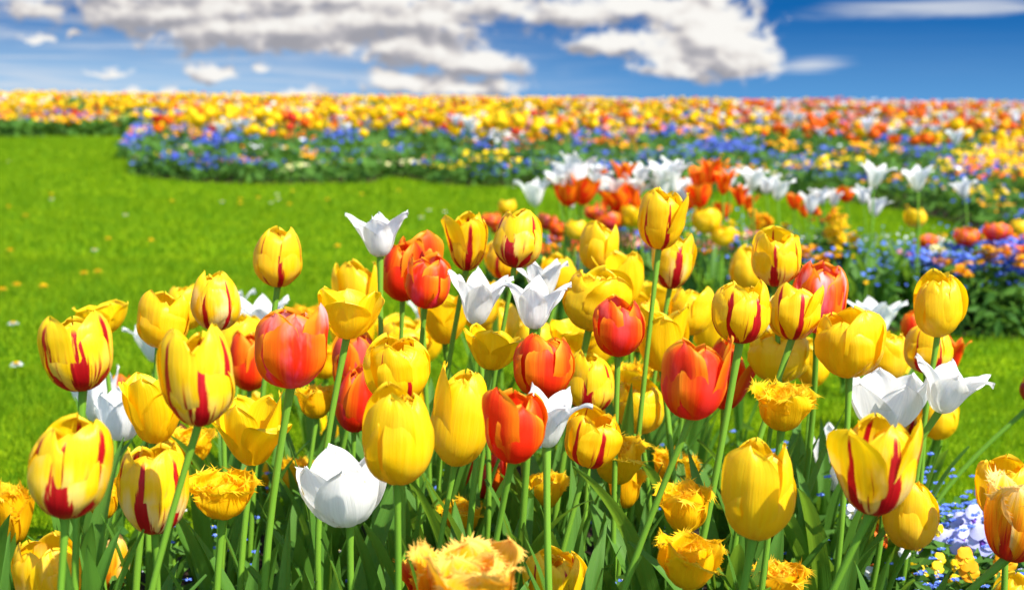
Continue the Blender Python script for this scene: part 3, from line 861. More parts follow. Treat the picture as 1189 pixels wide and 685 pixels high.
T('F', 192, 494, 250, 541, 'frayed golden tulip behind the tall slanting stem', k=1.3, warm=.2)
T('S', 32, 485, 121, 605, 'large flamed yellow tulip at the left, lower of the two near the edge', fl=.95, pale=.5, shape='cup', rot=.1, slope=-.09)
T('S', 142, 518, 218, 623, 'cream washed yellow tulip with split red flames at lower left', fl=.8, pale=.85, shape='cup', rot=-.1, slope=-.07)
T('O', 178, 585, 222, 632, 'deep pink red tulip hidden behind the cream washed flamed bloom', k=1.2, red=1.0, pink=.8, gold=.0)
T('F', 97, 547, 146, 605, 'frayed golden tulip between two flamed blooms at lower left', warm=.3, shape='fringe')
T('F', -14, 556, 42, 636, 'frayed golden tulip cut by the left edge of the picture', warm=.4, k=1.15)
T('Y', 28, 622, 100, 712, 'golden yellow tulip with a pale creased rim in the lower left corner', warm=.35, shape='cup', pale=.4, k=1.0)
T('Y', 84, 650, 128, 710, 'small golden tulip right of the corner one behind a leaf', warm=.35, k=1.0)
T('P', 112, 640, 148, 705, 'crumpled peach and cream bud at the bottom left edge', shape='bud', pale=.9, red=.3, k=.55)
T('P', 168, 660, 194, 715, 'small peach bud tip rising from the bottom edge', shape='bud', pale=.9, red=.4, k=.45)
# ---- bottom middle
T('O', 466, 636, 530, 715, 'red and yellow striped frayed tulip at the bottom left of the peach one', shape='fringe', red=.1, gold=1.0, k=1.0)
T('P', 482, 622, 608, 735, 'large peach and orange frayed tulip with pale feathery edges at bottom centre', open=.30, pale=.38, red=.55, k=1.12, rot=.15, shape='open', fringe=56, ruffle=.14, double=True)
T('F', 508, 578, 566, 622, 'frayed golden tulip just above the large peach one', warm=.4, k=1.25)
T('S', 606, 635, 680, 708, 'yellow tulip with red streaks at the bottom, right of the peach one', fl=.35, warm=.25, shape='cup', k=1.1, double=True)
T('F', 611, 545, 660, 592, 'round frayed golden tulip alone in the leafy gap', warm=.15, double=True)
T('F', 684, 504, 750, 564, 'ragged golden tulip, upper of two clumped together in the middle right', warm=.25, k=1.3, double=True)
T('F', 702, 540, 750, 592, 'ragged golden tulip, lower of two clumped together in the middle right', warm=.35, double=True)
T('F', 708, 420, 756, 474, 'frayed yellow tulip right of the flamed one with dark red base', warm=.05, k=1.15, double=True)
T('Y', 716, 441, 772, 506, 'plain yellow tulip facing right below a frayed one', k=1.05, shape='cup', warm=.1)
T('F', 696, 462, 740, 510, 'golden frayed tulip behind the yellow one facing right', warm=.25, k=1.3)
# ---- right
T('O', 764, 391, 842, 491, 'big red tulip with orange edges on a long slanting stem', red=.75, pink=.1, gold=.8, shape='cup', rot=.4, slope=-.27, bends={1: .45}, k=1.06)
T('O', 810, 392, 872, 478, 'orange red tulip with a drooping petal behind the big red one', red=.5, gold=.8, bends={1: 1.2}, k=1.25)
T('S', 825, 326, 893, 402, 'wide yellow tulip with forked red flames, left of a flamed pair', fl=.8, shape='cup', rot=.45, slope=-.17, k=1.05)
T('S', 889, 331, 951, 398, 'yellow tulip with a single red base flame, right of a flamed pair', fl=.55, shape='cup', rot=.05, slope=-.14, k=1.02, warm=.1)
T('S', 872, 265, 927, 334, 'high yellow tulip with cream right petal above the flamed pair', fl=.55, pale=.45, rot=-.15, shape='cup')
T('Y', 846, 286, 888, 340, 'plain yellow tulip behind the left of the high cream petalled one', k=1.2)
T('O', 918, 306, 979, 390, 'coral red tulip with opening petals behind a flamed yellow', red=.5, pink=1.0, gold=.4, shape='cup', rot=-.2, k=1.14)
T('W', 984, 341, 1048, 396, 'white pointed tulip peeping above yellow blooms on the right', k=1.35)
T('W', 866, 364, 906, 414, 'white petals between the flamed pair on the right', k=1.25)
T('YO', 946, 356, 1026, 441, 'broad plain yellow tulip below the white pointed one on the right', shape='cup', k=1.14)
T('Y', 1000, 384, 1054, 446, 'plain yellow tulip right of the broad one and above the white pair', k=1.08, shape='cup')
T('Y', 1060, 317, 1117, 394, 'tall plain yellow tulip highest on the right side', shape='egg', rot=.2)
T('S', 1049, 375, 1102, 436, 'yellow tulip with a narrow dark red stripe below the tall right one', fl=.4, pale=.4, shape='egg', rot=.25)
T('O', 1090, 388, 1124, 430, 'orange tulip with pointed petals just right of the narrow striped one', red=.3, gold=.7, shape='lily', k=.85)
T('O', 1046, 362, 1072, 398, 'orange tulip sliver left of the tall plain yellow on the right', red=.3, gold=.8, k=.75)
T('YO', 868, 382, 938, 447, 'plain yellow tulip under the flamed pair, cup facing forward', shape='cup', k=1.12)
T('Y', 924, 393, 964, 451, 'small egg shaped yellow tulip right of the cup facing forward', k=.92)
T('F', 870, 442, 945, 503, 'frayed golden tulip floating above the lawn on the right', open=.15, k=1.25, warm=.1)
T('Y', 832, 514, 917, 630, 'large plain yellow tulip alone at lower right', shape='egg', rot=.35, k=1.06, slope=-.04)
T('F', 762, 558, 826, 621, 'frayed golden tulip left of the large lower right yellow', warm=.25, k=1.1)
T('F', 758, 619, 834, 686, 'frayed golden tulip with flared tips near the bottom right', warm=.2, k=1.2, open=.1)
T('F', 752, 519, 806, 563, 'frayed golden tulip crossed by the long slanting stem', warm=.25, k=1.2)
T('F', 870, 651, 938, 700, 'frayed amber tulip at the bottom edge under the large yellow', warm=.7, k=1.2, open=.2)
T('WC', 980, 420, 1072, 504, 'white pointed tulip left of the right hand white pair', shape='whitecup', k=1.12, rot=.1)
T('W', 1044, 412, 1138, 484, 'white pointed tulip with petals stretching right, rightmost of the white ones', k=1.2, rot=-.2, bends={1: .35}, slope=-.3)
T('Y', 1064, 458, 1111, 512, 'plain yellow tulip under the rightmost white one', k=1.05, shape='egg')
T('S', 1043, 468, 1070, 505, 'dark red and white striped bud between white petals and yellow', fl=1.6, pale=1.0, shape='bud', k=.62)
T('S', 958, 476, 1064, 602, 'largest yellow and red flamed tulip at right with a petal folded outward left', fl=.85, pale=.65, shape='cup', bends={5: 1.0}, rot=.15, k=1.25, slope=-.3)
T('WC', 940, 492, 994, 572, 'white tulip behind the folded petal of the largest flamed bloom', k=.86, slope=-.2)
T('Y', 1026, 554, 1086, 640, 'golden yellow tulip right below the largest flamed bloom', shape='egg', warm=.2, k=1.0, slope=-.1)
T('S', 1176, 420, 1222, 474, 'dark red flamed tulip cut by the right edge on a long slanting stem', fl=1.5, warm=.3, shape='egg', slope=-.68, k=.95)
T('Y', 1134, 533, 1200, 610, 'yellow tulip behind the frayed orange one at the right edge', warm=.3, shape='cup', k=1.05)
T('P', 1124, 552, 1216, 655, 'frayed orange and peach tulip at the right edge', red=1.0, pale=.8, k=1.05, open=.2, slope=-.5, shape='open', fringe=44, ruffle=.1)
T('Y', 1150, 668, 1205, 730, 'small golden tulip top in the bottom right corner', warm=.4, k=.9)


def layout_near():
    L = []
    for (kind, x0, y0, x1, y1, label, o) in N:
        w_ = x1 - x0
        d = KINDS[kind]['w'] * FPX / w_ * o.get('k', 1.0)
        L.append([d, kind, x0, y0, x1, y1, label, o])
    # keep neighbouring blooms from running into each other: push the rear one back
    for _ in range(14):
        moved = False
        for i in range(len(L)):
            for j in range(len(L)):
                if i == j: continue
                a, b = L[i], L[j]
                if a[0] > b[0] or (a[0] == b[0] and i > j): continue
                ox = min(a[4], b[4]) - max(a[2], b[2]); oy = min(a[5], b[5]) - max(a[3], b[3])
                wa, wb = a[4] - a[2], b[4] - b[2]
                if ox > .22 * min(wa, wb) and oy > .12 * min(a[5] - a[3], b[5] - b[3]):
                    need = .40 * (wa * a[0] + wb * b[0]) / FPX
                    if b[0] - a[0] < need - 1e-4:
                        b[0] = a[0] + need; moved = True
        if not moved: break
    return L


def shape_is_wide(kind, o): return o.get('shape', KINDS[kind]['shape']) in ('lily', 'open', 'whitecup', 'fringe')


LAY = layout_near()
ROOTS = []
for i, (d, kind, x0, y0, x1, y1, label, o) in enumerate(LAY):
    rs = np.random.default_rng(1000 + i)
    K_ = KINDS[kind]
    sc = d / FPX
    w_, h_ = x1 - x0, y1 - y0
    Wd = w_ * sc * 1.04; Hd = max((h_ - (.17 if shape_is_wide(kind, o) else .09) * w_), .5 * h_) * sc * 1.09
    shape = o.get('shape', K_['shape'])
    base = pix((x0 + x1) / 2, y1 - .05 * w_, d)
    zb = max(base[2], .06)
    base[2] = zb
    slope = o.get('slope', rs.normal(-.03, .05))
    rx = base[0] + slope * zb
    ry = base[1] + rs.normal(.0, .02)
    root = link('tulip', None, None, (rx, ry, 0))
    tag(root, label, 'tulip', 'tulips of the near flower bed')
    ROOTS.append((rx, ry, zb))
    fringe = 0
    if shape == 'fringe': fringe = 46
    if 'fringe' in o: fringe = o['fringe']
    bends = o.get('bends')
    FRLEN[0] = .6 if kind == 'P' else 1.0
    parts = bloom_parts(shape, Wd, Hd, rs, o.get('rot', rs.uniform(-.5, .5)), bends, o.get('open', .04), 22 if shape != 'fringe' else 20, 17,
                        o.get('ruffle', .13 if shape == 'fringe' else .030), fringe, o.get('double', kind == 'F' and shape == 'fringe'))
    # tilt with the top of the stem
    tx = -slope * .55 + rs.normal(0, .06); ty = rs.normal(-.01, .07)
    Rm = np.array(Matrix.Rotation(tx, 3, 'Y') @ Matrix.Rotation(ty, 3, 'X'))
    if kind in ('S', 'Y', 'YO'): colr = (o.get('fl', 0.0), o.get('pale', 0.0 if kind != 'Y' else rs.uniform(0, .12)), o.get('warm', rs.uniform(0, .15)))
    elif kind == 'O': colr = (o.get('red', .4), o.get('pink', 0), o.get('gold', .5))
    elif kind in ('W', 'WC'): colr = (o.get('spots', 0.0), 0, 0)
    elif kind == 'F': colr = (0, o.get('pale', rs.uniform(0, .3)), o.get('warm', .2))
    else: colr = (o.get('red', .3), o.get('pale', 1.0), 0)
    bl = Vector((base[0] - rx, base[1] - ry, zb))
    for k, (v, q, t, uv) in enumerate(parts):
        po = link('petal', mesh_np('petal', v @ Rm.T, q, t, [K_['mat']], uv=uv), root, bl)
        f = colr[0]
        if kind == 'S' and k >= 3: f *= .75
        po.color = (f, colr[1], colr[2], 1)
    # stem: gently curved from the ground into the bloom
    u = np.linspace(0, 1, 12)[:, None]
    top = np.array([bl.x, bl.y, bl.z + .003])
    bow = np.array([rs.normal(0, .012), rs.normal(0, .012), 0])
    pts = u * top + bow * np.sin(np.pi * u) + np.array([(-top[0]) * .18, 0, 0]) * (np.sin(np.pi * u))
    rad = np.interp(u[:, 0], [0, .8, .97, 1], [.0040, .0032, .0033, .0042]) * rs.uniform(.88, 1.12) * .90 * min(1.15, max(.85, Wd / .058))
    v, q, uv = tube(pts, rad, 9)
    link('stem', mesh_np('stem', v, q, mats=[M_STEM], uv=uv), root)
    add_leaves(root, rs, 3 if zb > .25 else 2, min(.28, .46 * zb + .075), .025)

# leafy tulip plants without a flower, filling the bed
rsT = np.random.default_rng(5)
cnt = 0
while cnt < 125:
    Y = rsT.uniform(1.15, 2.3); X = rsT.uniform(-.43, .43) * Y
    if not in_poly(np.array([X]), np.array([Y]), NEAR_BED)[0]: continue
    if X > .52 and Y > 1.45: continue
    root = link('tulip_leaf_clump', None, None, (X, Y, 0))
    tag(root, 'clump of upright green tulip leaves without a flower in the near bed', 'tulip leaves', 'flowerless tulip leaf clumps of the near bed')
    add_leaves(root, rsT, 3, rsT.uniform(.14, .235), .025, reach=.7)
    cnt += 1


# ------------------------------------------------------------------ small-flower stuff (vectorised leaf and floret cards modelled as real little quads)
class Stuff:
    def __init__(s): s.V = []; s.M = []
    def quads(s, C, size, mat, up=.6, rs=RNG, aspect=1.0):
        """little diamond-shaped faces with random tilt; C (n,3)"""
        n = len(C)
        if n == 0: return
        size = np.broadcast_to(np.asarray(size, float), (n,))
        nz = rs.normal(0, 1, (n, 3)); nz /= np.linalg.norm(nz, axis=1)[:, None]
        nz[:, 2] = np.abs(nz[:, 2]); nz = nz * (1 - up) + np.array([0, -.25, 1]) * up
        nz /= np.linalg.norm(nz, axis=1)[:, None]
        a = np.cross(nz, rs.normal(0, 1, (n, 3))); a /= np.linalg.norm(a, axis=1)[:, None] + 1e-9
        b = np.cross(nz, a)
        sa = (size / 2)[:, None]; sb = sa * aspect
        V = np.stack([C - a * sa, C - b * sb + a * sa * .1 + nz * sa * .15, C + a * sa, C + b * sb + a * sa * .1 + nz * sa * .15], 1)
        s.V.append(V.reshape(-1, 3)); s.M.append(np.full(n, mat))
    def build(s, name, mats):
        V = np.concatenate(s.V); M = np.concatenate(s.M)
        return mesh_np(name, V, np.arange(len(V)).reshape(-1, 4), None, mats, M, smooth=False)


def floret_pts(C, rs, rad):
    """five petals round each centre -> centres of petal quads"""
    n = len(C)
    a = rs.uniform(0, 6.28, n)
    out = []
    for k in range(5):
        th = a + k * 1.2566
        out.append(C + np.stack([np.cos(th) * rad, np.sin(th) * rad * .75, -np.sin(th) * rad * .55], 1))
    return np.concatenate(out)


# near-bed forget-me-nots (blue and white) with their leaves
st = Stuff()
n = 2600
Y = RNG.uniform(1.15, 2.4, n); X = RNG.uniform(-.46, .46, n) * Y
k = in_poly(X, Y, NEAR_BED); X, Y = X[k], Y[k]
st.quads(np.stack([X, Y, RNG.uniform(.01, .13, len(X))], 1), RNG.uniform(.02, .045, len(X)), 0, .35, aspect=.55)
nc = 170
cy = np.sqrt(RNG.uniform(1.35 ** 2, 2.36 ** 2, nc)); cx = RNG.uniform(-.44, .44, nc) * cy
k = in_poly(cx, cy, NEAR_BED); cx, cy = cx[k], cy[k]
cz = RNG.uniform(.05, .14, len(cx))
pts = []; whites = []
for a, b, c in zip(cx, cy, cz):
    m_ = RNG.integers(3, 9)
    p = np.array([a, b, c]) + RNG.normal(0, 1, (m_, 3)) * np.array([.022, .022, .012])
    (whites if RNG.random() < (.3 if a < .3 else .12) else pts).append(p)
for lst, mi in ((pts, 1), (whites, 2)):
    c = np.concatenate(lst)
    st.quads(floret_pts(c, RNG, .0035), .0052, mi, .7)
    st.quads(c + np.array([0, -.001, .002]), .0024, 3, .9)
# richer blue patch at the right end
nb = 420
c = np.stack([RNG.normal(.60, .09, nb), RNG.normal(1.64, .09, nb), RNG.uniform(.07, .19, nb)], 1)
c = c[in_poly(c[:, 0], c[:, 1], NEAR_BED)]
st.quads(floret_pts(c, RNG, .0035), .0055, 1, .7)
nb = 1400
c = np.stack([RNG.normal(.60, .13, nb), RNG.normal(1.62, .12, nb), RNG.uniform(.01, .13, nb)], 1)
c = c[in_poly(c[:, 0], c[:, 1], NEAR_BED)]
st.quads(c, RNG.uniform(.02, .04, len(c)), 0, .4, aspect=.5)
tag(link('forget_me_nots', st.build('forget_me_nots', [M_FOL, M_BLUE, M_SMALLW, M_EYE])),
    'low carpet of blue and white forget-me-nots between the near tulip stems', 'forget-me-nots', kind='stuff')


# pansies in the lower right corner
def pansy_blossom(rs, size, mats, face):
    Vs, Qs, Ms = [], [], []
    n0 = 0
    fz = Vector(face).normalized(); fx = fz.cross(Vector((0, 0, 1))).normalized(); fy = fx.cross(fz)
    Mx = np.array([list(fx), list(fy), list(fz)])
    for kk, (th, rr, wd) in enumerate(((90 - 32, .55, .62), (90 + 32, .55, .62), (180 + 12, .5, .58), (-12, .5, .58), (270, .52, .72))):
        uu = np.linspace(0, 1, 5); ss = np.linspace(-1, 1, 5)
        U_, S_ = np.meshgrid(uu, ss, indexing='ij')
        ww = wd * size * .5 * np.sin(np.pi * (.12 + .80 * U_)) ** .7
        L_ = rr * size
        x = S_ * ww; y = U_ * L_; z = .10 * size * (U_ ** 2) * (.5 - S_ ** 2) + .03 * size * np.sin(5 * S_ + kk) * U_ - .004 * kk * 0.2
        a = math.radians(th - 90); c_, s_ = math.cos(a), math.sin(a)
        P = np.stack([(x * c_ - y * s_).ravel(), (x * s_ + y * c_).ravel(), z.ravel() + .001 * (4 - kk)], 1)
        q = grid_quads(5, 5, n0); Vs.append(P @ Mx); Qs.append(q)
        mi = np.zeros(len(q), int)
        if kk >= 2: mi[:4] = 1
        Ms.append(mi); n0 += 25
    return mesh_np('blossom', np.concatenate(Vs), np.concatenate(Qs), None, mats, np.concatenate(Ms))


def pansy(px, py, z, d, label, mats, n, spread, size, grp_=None):
    rs = np.random.default_rng(int(px * 7 + py))
    P = pix(px, py, d)
    root = link('pansy_plant', None, None, (P[0], P[1], 0))
    tag(root, label, 'pansy', 'pansies of the near bed')
    s2 = Stuff()
    m_ = 90
    ang = rs.uniform(0, 6.28, m_); rad = np.sqrt(rs.uniform(0, 1, m_)) * spread * 1.15
    s2.quads(np.stack([np.cos(ang) * rad, np.sin(ang) * rad, rs.uniform(.01, max(.03, P[2] - .01), m_)], 1), rs.uniform(.018, .038, m_), 0, .45, rs, .6)
    link('foliage', s2.build('foliage', [M_FOL]), root)
    for i in range(n):
        a = rs.uniform(0, 6.28); r_ = math.sqrt(rs.uniform(0, 1)) * spread
        b = link('blossom', pansy_blossom(rs, size * rs.uniform(.8, 1.15), mats, (rs.normal(.1, .4), -1, rs.uniform(.3, 1.1))), root,
                 (math.cos(a) * r_, math.sin(a) * r_, P[2] + rs.normal(0, .018)))


pansy(1092, 618, 0, 1.72, 'pale lilac pansy clump left of its twin at lower right', [M_LILAC, M_VIOLET], 9, .055, .036)
pansy(1140, 628, 0, 1.66, 'pale lilac pansy clump nearest the frayed orange tulip at right', [M_LILAC, M_VIOLET], 9, .055, .036)
pansy(1168, 600, 0, 1.80, 'pale lilac pansy clump behind the frayed orange tulip', [M_LILAC, M_VIOLET], 6, .05, .034)
pansy(1076, 646, 0, 1.62, 'small yellow pansy clump in front of the lilac ones', [M_SY, M_CREAM], 8, .05, .016)
pansy(1024, 622, 0, 1.60, 'orange and yellow pansy seen between slanting stems at right', [M_SO, M_SY], 4, .025, .036)
pansy(1150, 668, 0, 1.55, 'golden pansy clump in the bottom right corner', [M_SG, M_SY], 5, .04, .024)
pansy(1010, 640, 0, 1.58, 'small white pansy clump low between the slanting stems', [M_SMALLW, M_CREAM], 6, .05, .018)


# ------------------------------------------------------------------ middle bed
def joined(parts):
    V, Q, Tt, UVs = [], [], [], []; n0 = 0
    for v, q, t, uv in parts:
        V.append(v); UVs.append(uv); Q.append(q + n0)
        if t is not None: Tt.append(t + n0)
        n0 += len(v)
    return np.concatenate(V), np.concatenate(Q), (np.concatenate(Tt) if Tt else None), np.concatenate(UVs)


def bloom_mesh(shape, W, H_, seed, mat, double=False, open_=.1, nt=9, ns=7, ruffle=.03):
    rs = np.random.default_rng(seed)
    v, q, t, uv = joined(bloom_parts(shape, W, H_, rs, rs.uniform(-.5, .5), None, open_, nt, ns, ruffle, 0, double))
    return mesh_np('bloom', v, q, t, [mat], uv=uv)


MIDV = {
    'w': [bloom_mesh('lily', .100, .075, 50 + i, M_W, open_=.25 + .1 * i) for i in range(4)],
    'o': [bloom_mesh('open' if i % 2 else 'lily', .084, .074, 60 + i, M_O, open_=.25 + .08 * i) for i in range(4)],
    'y': [bloom_mesh('cup', .070, .065, 70 + i, M_Y, open_=.05 + .1 * i, double=True) for i in range(3)],
    'p': [bloom_mesh('cup', .075, .055, 80 + i, M_O, open_=.2, double=True, ruffle=.06) for i in range(3)],
}
LEAFM = []
for i in range(5):
    v, q, uv = leaf_grid(np.random.default_rng(90 + i), .26, .034, 0, .01, .12, .5 + .1 * i, 9, 5)
    LEAFM.append(mesh_np('leaf', v, q, mats=[M_LEAF], uv=uv))
v, q, uv = tube(np.stack([.01 * np.sin(np.linspace(0, 3, 6)), 0 * np.linspace(0, 1, 6), np.linspace(0, 1, 6)], 1), .0032, 6)
STEMM = mesh_np('stem', v, q, mats=[M_STEM], uv=uv)

MID = [  # kind, x, y (bloom centre), width
    ('w', 622, 224, 44), ('w', 671, 203, 56), ('w', 660, 194, 34), ('w', 718, 217, 42), ('w', 744, 202, 34), ('w', 771, 203, 42), ('w', 768, 219, 38), ('w', 793, 223, 34), ('w', 780, 198, 36),
    ('w', 848, 206, 32), ('w', 874, 209, 36), ('w', 868, 222, 26), ('w', 903, 220, 36), ('w', 941, 236, 34), ('w', 968, 230, 26), ('w', 1003, 226, 30), ('w', 1015, 240, 32), ('w', 1014, 204, 40), ('w', 1066, 209, 38), ('w', 1121, 219, 32),
    ('w', 665, 238, 13), ('w', 696, 212, 36), ('w', 690, 200, 26), ('w', 652, 206, 38), ('w', 732, 222, 40), ('w', 706, 222, 34), ('w', 782, 212, 40), ('w', 805, 216, 32), ('w', 890, 214, 32), ('w', 955, 228, 28),
    ('o', 649, 218, 30), ('o', 676, 222, 40), ('o', 725, 202, 34), ('o', 722, 230, 38), ('o', 785, 214, 24), ('o', 815, 227, 34), ('o', 826, 200, 36), ('o', 838, 246, 26), ('o', 860, 227, 30), ('o', 922, 234, 22), ('o', 935, 244, 22),
    ('o', 983, 226, 22), ('o', 700, 206, 22), ('o', 812, 208, 30), ('o', 840, 212, 34), ('o', 660, 226, 34), ('o', 740, 228, 34), ('o', 800, 232, 28), ('o', 870, 236, 26), ('o', 710, 238, 26),
    ('y', 590, 240, 22), ('y', 820, 254, 36), ('y', 838, 272, 30), ('y', 734, 246, 34), ('y', 668, 266, 28), ('y', 1065, 251, 27), ('y', 1095, 277, 16), ('y', 1183, 264, 24), ('y', 755, 238, 24),
    ('p', 646, 262, 26), ('p', 708, 251, 34), ('p', 690, 244, 24), ('p', 632, 254, 26), ('p', 570, 252, 24), ('p', 1076, 277, 24), ('p', 1122, 272, 30), ('p', 1158, 265, 32), ('p', 664, 286, 24), ('p', 700, 238, 18), ('p', 618, 268, 18), ('p', 580, 262, 22), ('p', 648, 274, 22),
]
MIDNAME = {'w': ('white pointed tulip', 'white'), 'o': ('orange red pointed tulip', 'orange red'), 'y': ('soft yellow double tulip', 'yellow'), 'p': ('peach orange double tulip', 'peach')}
ORD = ['leftmost', 'second', 'third', 'fourth', 'fifth', 'sixth', 'seventh', 'eighth', 'ninth', 'tenth', 'eleventh', 'twelfth', 'thirteenth', 'fourteenth', 'fifteenth', 'sixteenth',
       'seventeenth', 'eighteenth', 'nineteenth', 'twentieth', 'twenty-first', 'twenty-second', 'twenty-third', 'twenty-fourth', 'twenty-fifth', 'twenty-sixth', 'twenty-seventh', 'twenty-eighth', 'twenty-ninth', 'thirtieth', 'thirty-first', 'thirty-second', 'thirty-third', 'thirty-fourth']
order = {}
for kd in 'woyp':
    ii = sorted([i for i, m_ in enumerate(MID) if m_[0] == kd], key=lambda i: MID[i][1])
    for r_, i in enumerate(ii): order[i] = (r_, len(ii))
MIDW = {'w': .098, 'o': .085, 'y': .072, 'p': .072}
for i, (kd, x, y, wp) in enumerate(MID):
    rs = np.random.default_rng(300 + i)
    # depth from the bed, not only from size: higher in the picture is deeper
    d = MIDW[kd] * FPX / max(wp, 20)
    d = min(max(d, 3.95), 5.1)
    sc = wp * d / FPX / MIDW[kd]
    P = pix(x, y, d)
    hz = P[2] - .035 * sc
    rk, tot = order[i]
    root = link('tulip', None, None, (P[0] + rs.normal(0, .02), P[1], 0))
    nm = MIDNAME[kd][0]
    pos = f'{ORD[rk]} from the left' if rk else 'leftmost of its colour'
    if rk == tot - 1: pos = 'rightmost of its colour'
    tag(root, f'{nm} blurred in the middle bed, {pos} there', 'tulip', 'tulips of the middle flower bed')
    b = link('bloom', MIDV[kd][i % len(MIDV[kd])], root, (P[0] - root.location.x, 0, hz))
    b.scale = (sc, sc, sc); b.rotation_euler = (rs.normal(0, .12), rs.normal(0, .12), rs.uniform(0, 6.28))
    b.color = {'w': (0, 0, 0, 1), 'o': (.0 + .22 * rs.random(), 0, 1.0, 1), 'y': (0, .1, .1, 1), 'p': (.35, .5, 1, 1)}[kd]
    sm = link('stem', STEMM, root, (0, 0, 0)); sm.scale = (1, 1, max(hz, .1))
    sm.rotation_euler = (0, math.atan2(P[0] - root.location.x, max(hz, .1)), 0)
    for j in range(2):
        lf = link('leaf', LEAFM[(i + j * 2) % 5], root); lf.rotation_euler = (0, 0, rs.uniform(0, 6.28)); lf.scale = (1, 1, rs.uniform(.7, 1.1))


def leafy_clump(P, rs, n, L, label, group, name='tulip_leaf_clump'):
    root = link(name, None, None, (P[0], P[1], 0)); tag(root, label, 'tulip leaves', group)
    for j in range(n):
        lf = link('leaf', LEAFM[rs.integers(0, 5)], root); lf.rotation_euler = (0, 0, rs.uniform(0, 6.28))
        lf.scale = (1, 1, L / .26 * rs.uniform(.8, 1.1)); lf.location = (rs.normal(0, .03), rs.normal(0, .03), 0)


rsM = np.random.default_rng(77)
for (x, y) in [(990, 372), (1010, 378), (1030, 370), (1052, 376), (1000, 366), (1025, 380), (870, 372), (840, 370), (760, 366), (700, 368), (655, 366), (625, 362), (910, 366), (940, 378), (1070, 368), (1178, 372)]:
    P = ground_at(x, y)
    leafy_clump(P, rsM, 5, .25, 'dense clump of upright dark green leaves at the front of the middle bed', 'leaf clumps of the middle bed')


def bushy(name, px, py, label, cat, group, h, spread, cols, nb, leafmat=M_FOL, nl=240, bs=.026, seed=0, spire=False):
    """wallflower-like plant: foliage mound and a flower head made of small four-petalled blossoms"""
    rs = np.random.default_rng(seed)
    P = ground_at(px, py)
    root = link(name, None, None, (P[0], P[1], 0)); tag(root, label, cat, group)
    s2 = Stuff()
    a = rs.uniform(0, 6.28, nl); r_ = np.sqrt(rs.uniform(0, 1, nl)) * spread; zz_ = rs.uniform(.01, 1, nl) * (h * .82) * np.sqrt(np.clip(1 - (r_ / spread) ** 2 * .7, 0, 1))
    s2.quads(np.stack([np.cos(a) * r_, np.sin(a) * r_, zz_], 1), rs.uniform(.035, .075, nl), 0, .15, rs, .36)
    link('foliage', s2.build('foliage', [leafmat]), root)
    heads = max(2, nb // 8)
    for hh in range(heads):
        a = rs.uniform(0, 6.28); r0 = math.sqrt(rs.uniform(0, 1)) * spread * .85
        c = np.array([math.cos(a) * r0, math.sin(a) * r0, h * rs.uniform(.78, 1.08) * (1 - .25 * (r0 / spread) ** 2)])
        m_ = 9
        cc_ = c + rs.normal(0, 1, (m_, 3)) * (np.array([.011, .011, .018]) if spire else np.array([.018, .018, .012]))
        s3 = Stuff(); s3.quads(floret_pts(cc_, rs, bs * .32), bs * .70, 0, .5, rs)
        link('flower_head', s3.build('flower_head', [cols[rs.integers(0, len(cols))]]), root)


WG = 'wallflower plants of the middle bed'
bushy('wallflower', 975, 372, 'tall bright yellow wallflower spire left of the dark leaves', 'wallflower', WG, .33, .07, [M_SY], 40, seed=1, spire=True)
bushy('wallflower', 930, 376, 'orange and pink wallflower left of the yellow spire', 'wallflower', WG, .25, .11, [M_SO, M_SP, M_SG], 40, seed=2)
bushy('wallflower', 1085, 374, 'pink flowered bush right of the dark leaves in the middle bed', 'wallflower', WG, .24, .12, [M_SP, M_BLUE, M_CREAM, M_BLUE], 70, seed=3)
bushy('wallflower', 1130, 384, 'dark green bush topped with golden and blue flowers at right', 'wallflower', WG, .26, .20, [M_SG, M_BLUE, M_BLUE, M_SG, M_BLUE], 150, nl=420, seed=4)
bushy('wallflower', 1165, 378, 'golden wallflower bush at the right edge of the middle bed', 'wallflower', WG, .30, .17, [M_SG, M_SG, M_BLUE, M_SO, M_BLUE], 130, nl=320, seed=5)
bushy('wallflower', 1200, 386, 'blue speckled bush cut by the right picture edge', 'wallflower', WG, .28, .18, [M_BLUE, M_SO, M_BLUE], 110, nl=320, seed=6)
bushy('wallflower', 640, 352, 'golden wallflower at the left end of the middle bed', 'wallflower', WG, .22, .12, [M_SG, M_SO], 60, seed=7)
bushy('wallflower', 600, 348, 'small orange wallflower farthest left in the middle bed', 'wallflower', WG, .20, .10, [M_SG, M_SO, M_SR], 50, seed=8)
bushy('wallflower', 690, 356, 'rust orange wallflower behind the egg shaped yellow tulip', 'wallflower', WG, .28, .13, [M_SO, M_SR, M_SP], 60, seed=9)
bushy('wallflower', 740, 362, 'mixed amber wallflower behind the pointed yellow tulip', 'wallflower', WG, .26, .12, [M_SG, M_SP, M_BLUE], 60, seed=10)
bushy('wallflower', 835, 360, 'pale pink and amber wallflower left of the high cream petalled tulip', 'wallflower', WG, .28, .13, [M_SP, M_SG, M_CREAM, M_BLUE], 60, seed=11)
bushy('wallflower', 880, 352, 'amber wallflower spike behind the high cream petalled tulip', 'wallflower', WG, .30, .10, [M_SG, M_SY], 50, seed=12, spire=True)
bushy('wallflower', 955, 340, 'yellow and orange wallflower in the second row behind the yellow spire', 'wallflower', WG, .30, .10, [M_SG, M_SO], 40, seed=13, spire=True)


